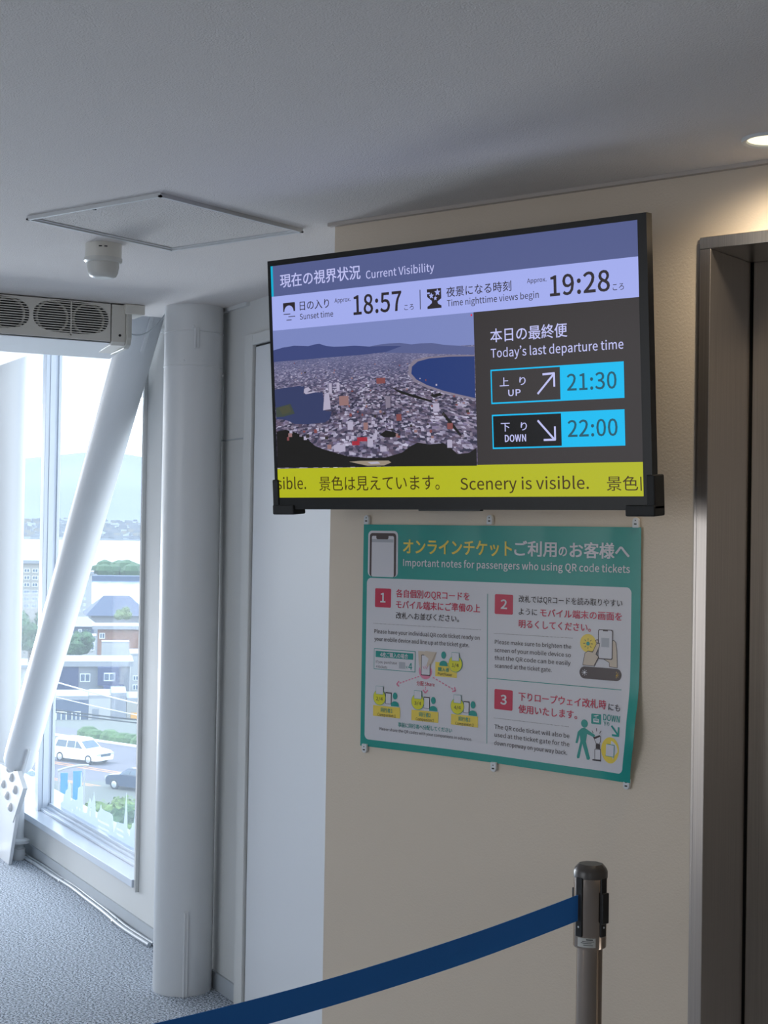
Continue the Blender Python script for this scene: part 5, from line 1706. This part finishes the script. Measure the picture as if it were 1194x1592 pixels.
O_car = mat('car_white', (232, 233, 235), 0.25, coat=0.6)
O_car2 = mat('car_dark_blue', (38, 50, 72), 0.25, coat=0.6)
O_cargl = mat('car_glass', (60, 74, 84), 0.1)
O_rim = mat('wheel_rim', (190, 194, 198), 0.35, metal=0.6)
O_sign = mat('blue_board', (30, 116, 200), 0.5)

# hillside and street
sd_ = (RD * 0.655 - FD * 0.755).normalized()     # along the street, towards us on the right
fs_ = [40, 70, 140, 180, 260, 420, 760]
rs_ = [-420, -200, -80, 0, 80, 200, 420]
g = MB()
g.add([F(r * (0.25 + f / 500), f, gz(f)) for f in fs_ for r in rs_], [(j * 7 + i, j * 7 + i + 1, (j + 1) * 7 + i + 1, (j + 1) * 7 + i) for j in range(len(fs_) - 1) for i in range(6)])
struct(g.build('ground_outside', O_soil))
sc0 = EX(130, 1185, 113)
zst = gz(120) + 0.02
sc0 = V((sc0.x, sc0.y, zst))
sq = sd_.cross(UP).normalized()
if sq.dot(FD) < 0:
    sq = -sq
st = MB().box(sc0 - sd_ * 80 - sq * 22, sd_ * 160, sq * 35, UP * 0.06)
struct(st.build('street_outside', O_asph))
st = MB()
for a in (-0.25, 0.25, -4.6, -5.0):
    st.box(sc0 - sd_ * 80 + sq * (a - 0.07 - 0.6) + UP * 0.061, sd_ * 160, sq * 0.14, UP * 0.012)
struct(st.build('trim_5', O_line))
st = MB().box(sc0 - sd_ * 80 + sq * 9.0, sd_ * 160, sq * 0.3, UP * 0.2)
struct(st.build('trim_6', O_kerb))

vg = MB()
rg = random.Random(5)


def blob_tree(name, label, base, w, hgt, m, seed, cat='tree', trunk=True, group=None, lobes=11):
    t = thing(name, label, cat, base, group)
    rr_ = random.Random(seed)
    mb = MB()
    for k in range(lobes):
        a, rad = rr_.uniform(0, 2 * PI), w * 0.36 * math.sqrt(rr_.random())
        zz = hgt * rr_.uniform(0.42 if trunk else 0.2, 0.82)
        c = V(base) + V((math.cos(a) * rad, math.sin(a) * rad, zz))
        s = w * rr_.uniform(0.17, 0.28)
        ring = []
        n = 12
        for j in range(9):
            tt = PI * j / 8
            ring.append([c + V((math.sin(tt) * math.cos(2 * PI * i / n), math.sin(tt) * math.sin(2 * PI * i / n), -math.cos(tt) * 0.85)) * s * rr_.uniform(0.78, 1.18) for i in range(n)])
        mb.rings(ring, cap=False)
        for q in range(46):
            d = V((rr_.gauss(0, 1), rr_.gauss(0, 1), rr_.gauss(0, 1))).normalized()
            p = c + d * s * rr_.uniform(0.9, 1.15)
            e1 = d.orthogonal().normalized() * s * 0.13
            e2 = d.cross(e1).normalized() * s * 0.10 + d * s * 0.06
            mb.add([p - e1, p + e2, p + e1, p - e2], [(0, 1, 2, 3)])
    mb.build('foliage', m, t)
    if trunk:
        MB().tube([V(base), V(base) + UP * hgt * 0.5], w * 0.035, 8).build('trunk', O_bark, t)
    return t


# grass verge beyond the street
ve = MB()
for i in range(44):
    p = sc0 - sd_ * (12 - i * 0.75) + sq * (10.6 + rg.uniform(-0.4, 0.5))
    n = 8
    s = rg.uniform(0.7, 1.1)
    ve.rings([[p + V((math.cos(2 * PI * k / n) * s * math.sin(PI * (j + .3) / 5) * rg.uniform(0.85, 1.15), math.sin(2 * PI * k / n) * s * math.sin(PI * (j + .3) / 5), 0.12 - math.cos(PI * (j + .3) / 5) * s * 0.8)) for k in range(n)] for j in range(5)])
tag(ve.build('verge_hedge', O_grass), 'long low green hedge along the far kerb of the street outside', 'hedge', kind='stuff')

BUSH = [(140, 1318, 58.5, 2.8, 2.4, 0), (160, 1292, 62.8, 3.0, 3.0, 1), (186, 1288, 67, 3.4, 3.4, 1), (208, 1316, 54.2, 2.8, 2.8, 0), (172, 1326, 50, 2.6, 2.0, 1), (86, 1292, 71.5, 2.6, 2.2, 0)]
BL = ['dark green bush below the window, second from the left', 'bright bush below the window behind the church film, left of centre', 'tallest yellow-green bush below the window, right of centre', 'green bush below the window nearest the right frame', 'low bush below the window in front of the tall one', 'small green bush below the window beside the mullion']
for i, ((px, py, f, w, hh, m), lb) in enumerate(zip(BUSH, BL)):
    b = EX(px, py, f)
    base = V((b.x, b.y, b.z - hh * 0.55))
    blob_tree('bush', lb, base, w, hh, (O_leaf, O_leaf2)[m], 20 + i, 'bush', False, 'bushes below the window')
# earth bank that carries the bushes
bk = MB()
bk.prism([F(-10, 46, EYE - 11.4), F(-10, 76, EYE - 17.0), F(-10, 76, EYE - 19.5), F(-10, 46, EYE - 17.0)], RD * 20)
struct(bk.build('ground_bank', O_grass))

# ------------------------------------------------------------------ cars


def car(label, name, base, ang, mpaint, L=4.6, Wd=1.8, H=1.72):
    t = thing(name, label, 'car', base)
    fx = sd_ * math.cos(ang) + sq * math.sin(ang)
    fy = UP.cross(fx)

    def P3(x, y, z):
        return V(base) + fx * x + fy * y + UP * z
    h = L / 2
    prof = [(-h, 0.45), (-h + 0.03, 0.95), (-h + 0.12, 1.02), (h * 0.42, 1.04), (h * 0.86, 0.93), (h - 0.06, 0.78), (h, 0.55), (h - 0.05, 0.28), (-h + 0.1, 0.28)]
    rings = []
    for y, k, zz in ((-Wd / 2, 0.96, 0.98), (-Wd / 2 * 0.93, 1.0, 1.0), (Wd / 2 * 0.93, 1.0, 1.0), (Wd / 2, 0.96, 0.98)):
        rings.append([P3(x * k, y, 0.28 + (z - 0.28) * zz) for x, z in prof])
    b = MB()
    b.rings(rings)
    cab = [(-h + 0.10, 1.0), (-h + 0.34, H - 0.08), (-h + 0.62, H), (h * 0.02, H), (h * 0.16, H - 0.05), (h * 0.46, 1.02)]
    rings = []
    for y, k in ((-Wd / 2 * 0.95, 0.0), (-Wd / 2 * 0.76, 1.0), (Wd / 2 * 0.76, 1.0), (Wd / 2 * 0.95, 0.0)):
        rings.append([P3(x, y if k == 0 else y, z if k or z < 1.05 else 1.0 + (z - 1.0) * 0.0 + 0.02) for x, z in cab])
    b.rings(rings)
    bo_ = b.build('body', mpaint, t, smooth=35, bevel=0.03)
    sw = Wd / 2
    for s in (-1, 1):
        gm = MB()
        for (xa, xb, xc, xd) in ((-h + 0.42, -h * 0.36, -h * 0.36, -h + 0.58), (-h * 0.32, h * 0.02, -h * 0.0, -h * 0.32), (h * 0.05, h * 0.36, h * 0.10, h * 0.03)):
            y0, y1 = s * sw * 0.955, s * sw * 0.80
            q = [P3(xa, y0, 1.08), P3(xb, y0, 1.08), P3(xc, y1, H - 0.16), P3(xd, y1, H - 0.16)]
            off = fy * s * 0.02
            gm.add([p + off for p in q], [(0, 1, 2, 3)])
        gm.build('side_window', O_cargl, t)
    gm = MB()
    gm.add([P3(h * 0.445, -sw * 0.80, 1.10) + UP * 0.01, P3(h * 0.445, sw * 0.80, 1.10) + UP * 0.01, P3(h * 0.185, sw * 0.68, H - 0.12) + UP * 0.01, P3(h * 0.185, -sw * 0.68, H - 0.12) + UP * 0.01], [(0, 1, 2, 3)])
    gm.build('windscreen', O_cargl, t)
    for sx in (-0.60, 0.62):
        for s in (-1, 1):
            c = P3(h * sx, s * (sw - 0.10), 0.34)
            wo = MB().lathe(c - fy * s * 0.09, [(0, 0), (0.34, 0), (0.35, 0.05), (0.34, 0.20), (0, 0.20)], 24, axis=fy * s).build('wheel', O_dark, t, smooth=40)
            rm = MB().lathe(c + fy * s * 0.112, [(0, 0), (0.22, 0), (0.20, 0.012), (0, 0.004)], 20, axis=fy * s).build('rim', O_rim, smooth=40)
            rm.parent = wo
    MB().box(P3(h - 0.02, -0.48, 0.58), fx * 0.05, fy * 0.96, UP * 0.20).build('grille', O_cargl, t)
    for s in (-1, 1):
        MB().box(P3(h - 0.10, s * 0.70 - 0.17, 0.66), fx * 0.10, fy * 0.34, UP * 0.14).build('headlight', O_rim, t)
    return t


zc_ = zst + 0.06
b1 = EX(128, 1176, 115)
car('white off-road car driving along the street outside, seen from its front corner', 'suv', V((b1.x, b1.y, zc_)), 0.10, O_car)
b2 = EX(216, 1212, 102)
car('dark blue car on the street outside, cut off by the right window frame', 'car', V((b2.x, b2.y, zc_)), 0.10 + PI, O_car2, 4.4, 1.75, 1.5)
b3 = EX(30, 1214, 102)
car('pale grey car on the street outside behind the riveted plate', 'car', V((b3.x, b3.y, zc_)), 0.10, mat('car_silver', (170, 176, 184), 0.3), 4.4, 1.75, 1.5)

# small blue shelter by the street, seen through the film
shb = EX(112, 1262, 92)
t = thing('street_shelter', 'small shelter with blue panels and curved roof beyond the church film', 'shelter', V((shb.x, shb.y, zc_)))
s0 = V((shb.x, shb.y, zc_))
hT = 3.2
MB().box(s0 - RD * 0.70, RD * 0.42, FD * 0.08, UP * (hT - 0.5)).build('panel', O_sign, t)
MB().box(s0 + RD * 0.02, RD * 0.52, FD * 0.08, UP * (hT - 0.4)).build('panel', O_sign, t)
rf = MB()
rf.tube([s0 + RD * (-0.85 + 1.75 * k / 8) + UP * (hT - 0.62 + 0.55 * math.sin(PI * 0.15 + 0.42 * PI * k / 8)) for k in range(9)], 0.07, 8)
rf.build('roof', O_white, t, smooth=50)
for r in (-0.85, 0.62):
    MB().box(s0 + RD * r, RD * 0.10, FD * 0.1, UP * (hT - 0.3)).build('post', O_white, t)

# ------------------------------------------------------------------ houses


def house(name, label, x0, x1, ytop, f, mw, roof='flat', mr=None, rh=1.6, depth=9.0, yaw=0.0, ybase=None, wins=(), eave=0.4, cat='house'):
    """walls from px x0..x1, wall head at py ytop, f metres out"""
    a, b = EX(x0, ytop, f), EX(x1, ytop, f)
    w = (b - a).length
    top = (a.z + b.z) / 2
    zb_ = min(gz(f) - 0.5, EX((x0 + x1) / 2, ybase, f).z) if ybase else gz(f) - 0.5
    c = (a + b) / 2
    rx = RD * math.cos(yaw) + FD * math.sin(yaw)
    fx = FD * math.cos(yaw) - RD * math.sin(yaw)
    o = V((c.x, c.y, zb_)) - rx * w / 2
    t = thing(name, label, cat, V((c.x, c.y, zb_)))
    MB().box(o, rx * w, fx * depth, UP * (top - zb_)).build('walls', mw, t)
    tp = UP * (top - zb_)
    e = eave
    q = [o + tp - rx * e - fx * e, o + tp + rx * (w + e) - fx * e, o + tp + rx * (w + e) + fx * (depth + e), o + tp - rx * e + fx * (depth + e)]
    rm = MB()
    if roof == 'flat':
        rm.box(q[0], q[1] - q[0], q[3] - q[0], UP * rh)
    elif roof == 'hip':
        m0 = (q[0] + q[3]) / 2 + rx * (w * 0.36) + UP * rh
        m1 = (q[1] + q[2]) / 2 - rx * (w * 0.36) + UP * rh
        rm.add(q + [m0, m1], [(0, 1, 5, 4), (2, 3, 4, 5), (1, 2, 5), (3, 0, 4), (3, 2, 1, 0)])
    elif roof == 'gable':
        m0 = (q[0] + q[3]) / 2 + UP * rh
        m1 = (q[1] + q[2]) / 2 + UP * rh
        rm.add(q + [m0, m1], [(0, 1, 5, 4), (2, 3, 4, 5), (1, 2, 5), (3, 0, 4), (3, 2, 1, 0)])
    rm.build('roof', mr or O_roofl, t)
    for (u0, u1, y0, y1) in wins:
        # window rectangle: fractions across the front, pixel rows
        z1, z0 = EX((x0 + x1) / 2, y0, f).z, EX((x0 + x1) / 2, y1, f).z
        p = V((o.x, o.y, z0)) + rx * w * u0 - fx * 0.06
        fr = MB().box(p, rx * w * (u1 - u0), fx * 0.10, UP * (z1 - z0)).build('window', O_wfr, t)
        i = 0.10
        pn = MB()
        ww = w * (u1 - u0)
        for k in range(2):
            pn.box(p + rx * (i + k * (ww - i) / 2) - fx * 0.02 + UP * i, rx * ((ww - i) / 2 - i), fx * 0.03, UP * (z1 - z0 - 2 * i))
        po_ = pn.build('glazing', O_win)
        po_.parent = fr
    return t, o, rx, fx, w, top


# first row beyond the street
house('shop_building', 'low flat-roofed pale grey building across the street outside, behind the left wires', 80, 137.5, 1088, 148, O_blue, 'flat', O_roofl, 0.35, 6, 0.0, eave=0.0, wins=((0.12, 0.42, 1106, 1124), (0.55, 0.80, 1106, 1124)))
t, o, rx, fx, w, top = house('house', 'narrow white house front with a door across the street outside', 138, 172.5, 1086, 148, O_white, 'flat', O_roofl, 0.3, 6, 0.0, eave=0.0, wins=((0.62, 0.86, 1120, 1131),))
MB().box(o + rx * w * 0.16 - fx * 0.05, rx * w * 0.30, fx * 0.08, UP * (EX(155, 1102, 148).z - o.z)).build('door', O_grey, t)
house('house', 'plain grey windowless house wall right of the white house front outside', 173, 196.5, 1082, 148, O_grey, 'flat', O_roofl, 0.3, 6, 0.0, eave=0.0)
t, o, rx, fx, w, top = house('house', 'cream house with a yellow board at the right frame of the window', 197, 232, 1090, 148, O_cream, 'flat', O_roofl, 0.3, 6, 0.0, eave=0.0)
za, zb2 = EX(208, 1108, 148).z, EX(208, 1126, 148).z
MB().box(V((o.x, o.y, zb2)) + rx * w * 0.18 - fx * 0.08, rx * w * 0.55, fx * 0.06, UP * (za - zb2)).build('board', O_yel, t)
# navy house with the pale flat roof
t, o, rx, fx, w, top = house('house', 'navy and grey two-storey house with a broad pale flat roof outside', 88, 202, 1036, 178, O_grey, 'flat', O_roofl, 0.6, 8, 0.0, wins=((0.13, 0.26, 1047, 1060), (0.32, 0.46, 1047, 1060)))
MB().box(o - fx * 0.2, rx * w * 0.30, fx * 0.3, UP * (top - o.z)).build('navy_siding', O_navy, t)
bz1 = MB().box(o + rx * w * 0.56 - fx * 1.1 + UP * (EX(170, 1067, 176).z - o.z), rx * w * 0.30, fx * 1.3, UP * (top - EX(170, 1067, 176).z)).build('bay', O_navy, t)
z1, z0 = EX(170, 1047, 176).z, EX(170, 1060, 176).z
fr = MB().box(V((o.x, o.y, z0)) + rx * w * 0.645 - fx * 1.2, rx * w * 0.15, fx * 0.12, UP * (z1 - z0)).build('window', O_wfr, bz1)
gz_ = MB()
for kk in (0.652, 0.725):
    gz_.box(V((o.x, o.y, z0 + 0.12)) + rx * w * kk - fx * 1.23, rx * w * 0.062, fx * 0.03, UP * (z1 - z0 - 0.24))
gz_.build('glazing', O_win, bz1)
MB().box(V((o.x, o.y, EX(178, 1078, 176).z)) + rx * w * 0.64 - fx * 2.0, rx * w * 0.28, fx * 2.2, UP * (EX(178, 1067, 176).z - EX(178, 1078, 176).z)).build('balcony', O_navy, t)
house('house', 'white house with two stacked windows beside the right window frame', 203, 236, 1020, 192, O_white, 'flat', O_roofl, 0.3, 8, 0.0, eave=0.0, wins=((0.12, 0.40, 1050, 1058), (0.12, 0.40, 1064, 1073)))
# second row
house('garage', 'blank white block of a garage in the second row of houses outside', 158, 201, 1000, 205, O_white, 'flat', O_roofl, 0.2, 3, 0.0, eave=0.0, cat='garage')
house('house', 'tan brick house with pale flat roof behind the blank white garage', 152, 219, 978, 226, O_brick, 'flat', O_roofl, 0.5, 6, 0.0, wins=((0.04, 0.17, 984, 993),), eave=0.8)
house('house', 'white balconied house in the second row left of the garage', 112, 150, 992, 212, O_white, 'flat', O_roofl, 0.3, 5, 0.0, eave=0.0, wins=((0.05, 0.55, 998, 1010), (0.66, 0.92, 998, 1011)))
house('house', 'blue-grey house with pale hip roof behind the balconied house', 104, 146, 974, 236, O_blue, 'hip', O_roofl, 1.3, 7, 0.0, wins=((0.42, 0.56, 978, 986),))
house('house', 'large house with a dark slate hip roof near the shore', 142, 226, 957, 270, O_grey, 'hip', O_roofd, 3.2, 11, 0.05, eave=1.0)
house('warehouse', 'long low white shed at the edge of the bay behind the slate roof', 128, 206, 942, 640, O_white, 'flat', O_roofl, 0.8, 40, 0.0, cat='shed')
twins = [(0.2 + 0.3 * c_, 0.34 + 0.3 * c_, 902 + 9 * r_i, 906 + 9 * r_i) for c_ in range(2) for r_i in range(6)]
house('apartment_tower', 'slim white apartment tower in front of the bay beside the brace', 118, 143, 893, 330, O_white, 'flat', O_roofl, 0.6, 10, 0.0, wins=twins, cat='building')
twins = [(0.10 + 0.28 * c_, 0.30 + 0.28 * c_, 884 + 11 * r_i, 890 + 11 * r_i) for c_ in range(3) for r_i in range(6)]
house('apartment_block', 'grey-white apartment block in the narrow left pane with rows of windows', 20, 66, 876, 300, O_cream, 'flat', O_roofl, 0.6, 12, 0.0, wins=twins, cat='building')
house('house', 'white house in the narrow left pane below the tree', 22, 62, 1038, 170, O_white, 'flat', O_roofl, 0.3, 8, 0.0, wins=((0.4, 0.7, 1046, 1056),))
tb = EX(46, 1040, 158)
blob_tree('tree', 'leafy green tree in the narrow left pane in front of the apartment block', V((tb.x, tb.y, tb.z)), 5.2, 6.4, O_leaf, 41)
tb = EX(118, 1018, 200)
blob_tree('tree', 'dark green garden tree below the white balconied house outside', V((tb.x, tb.y, tb.z)), 4.0, 2.6, O_leaf, 42, trunk=False)
tb = EX(192, 964, 255)
blob_tree('tree', 'small bright tree in front of the large slate-roofed house outside', V((tb.x, tb.y, tb.z)), 2.6, 2.2, O_leaf2, 43, trunk=False)

# ------------------------------------------------------------------ wires across the street


def wire(label, pts, f, r):
    P_ = [EX(x, y, f) for x, y in pts]
    d = (P_[-1] - P_[0])
    a, b = P_[0] - d * 0.35, P_[-1] + d * 0.35
    mid = P_[1] if len(P_) > 2 else (P_[0] + P_[-1]) / 2
    c2 = []
    for k in range(17):
        s = k / 16
        p = a.lerp(b, s)
        c2.append(p - UP * (d.length * 0.02) * (1 - (2 * s - 1) ** 2) + UP * d.length * 0.012)
    tag(MB().tube(c2, r, 6).build('power_line', O_dark if 'dark' in label else O_wfr, smooth=60), label, 'wire', 'power lines over the street')


wire('thick pale power line slanting down over the navy house outside', [(93, 1062), (215, 1094)], 105, 0.05)
wire('thin pale power line just under the flat roofs across the street', [(85, 1083), (215, 1112)], 105, 0.03)
wire('upper one of the two dark power lines over the shop fronts', [(85, 1103), (215, 1119)], 104, 0.05)
wire('lower one of the two dark power lines over the shop fronts', [(85, 1107), (215, 1124)], 104, 0.04)

# ------------------------------------------------------------------ the bay, the far shore and the hills
ZS = -50.0 + EYE
tag(MB().add([F(-5000, 640, ZS), F(3500, 640, ZS), F(6000, 11000, ZS), F(-9000, 11000, ZS)], [(0, 1, 2, 3)]).build('bay_water', O_sea), 'pale blue bay between the near houses and the far shore', 'sea', kind='stuff')
isl = MB()
ri = random.Random(9)
i0, i1 = EX(132, 902, 1600), EX(222, 902, 1600)
tk = thing('pier_island', 'wooded spit of land with a stone breakwater in the bay', 'island', V((i0.x, i0.y, ZS)))
L_i = (i1 - i0)
L_i.z = 0
MB().box(V((i0.x, i0.y, ZS)) - L_i * 0.4, L_i * 1.8, FD * 25, UP * 5.0).build('breakwater', O_blue, tk)
MB().box(V((i0.x, i0.y, ZS)) - L_i * 0.4 + FD * 25, L_i * 1.8, FD * 260, UP * 2.0).build('land', O_far, tk)
for k in range(46):
    p = V((i0.x, i0.y, ZS + 3)) + L_i * ri.uniform(-0.3, 1.0) + FD * ri.uniform(60, 240)
    s = ri.uniform(5, 10) * (1.35 if k < 20 else 0.8)
    isl.rings([[p + V((math.cos(2 * PI * i / 8) * s * math.sin(PI * (j + .2) / 4.4), math.sin(2 * PI * i / 8) * s * math.sin(PI * (j + .2) / 4.4), s * 0.6 - math.cos(PI * (j + .2) / 4.4) * s * 0.75)) for i in range(8)] for j in range(5)])
isl.build('wood', O_leaf, tk)
# far shore: low land with the town's pale blocks, then hills
sh = MB()
s0 = F(-5000, 9500, ZS)
sh.add([F(-6000, 9300, ZS + 2), F(4500, 9300, ZS + 2), F(4500, 9500, ZS + 14), F(-6000, 9500, ZS + 14), F(-6000, 15000, ZS + 190), F(4500, 15000, ZS + 190)], [(0, 1, 2, 3), (3, 2, 5, 4)])
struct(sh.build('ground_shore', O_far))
bl = MB()
rb2 = random.Random(11)
for k in range(620):
    r = rb2.uniform(-650, 650)
    f = 9400 + 5200 * rb2.random() ** 1.6
    z = ZS + 8 + (f - 9400) / 5600 * 180
    w, hh = rb2.uniform(12, 70), rb2.uniform(8, 26)
    bl.box(F(r, f, z - 8), RD * w, FD * 30, UP * (hh + 8), rb2.choice([0, 0, 1, 2]))
tag(bl.build('far_town', [O_roofl, O_grey, O_cream]), 'strip of tiny pale town buildings on the far shore of the bay', 'buildings', kind='stuff')
hl = MB()
rows = []
for j, (f, s) in enumerate(((13500, 0.0), (15500, 0.55), (17500, 1.0), (19500, 0.6))):
    row = []
    for i in range(41):
        r = -9000 + i * 420
        px = r / f * 2397 + 150
        base = 560 + 330 * math.exp(-((r - 250) / 900) ** 2) + 380 * math.exp(-((r + 1900) / 1100) ** 2) + 60 * math.sin(i * 1.9) + 35 * math.sin(i * 4.1)
        row.append(F(r, f, ZS + 40 + (100 if j == 0 else 0) + base * 1.02 * s))
    rows.append(row)
hl.add([p for r in rows for p in r], [(j * 41 + i, j * 41 + i + 1, (j + 1) * 41 + i + 1, (j + 1) * 41 + i) for j in range(3) for i in range(40)])
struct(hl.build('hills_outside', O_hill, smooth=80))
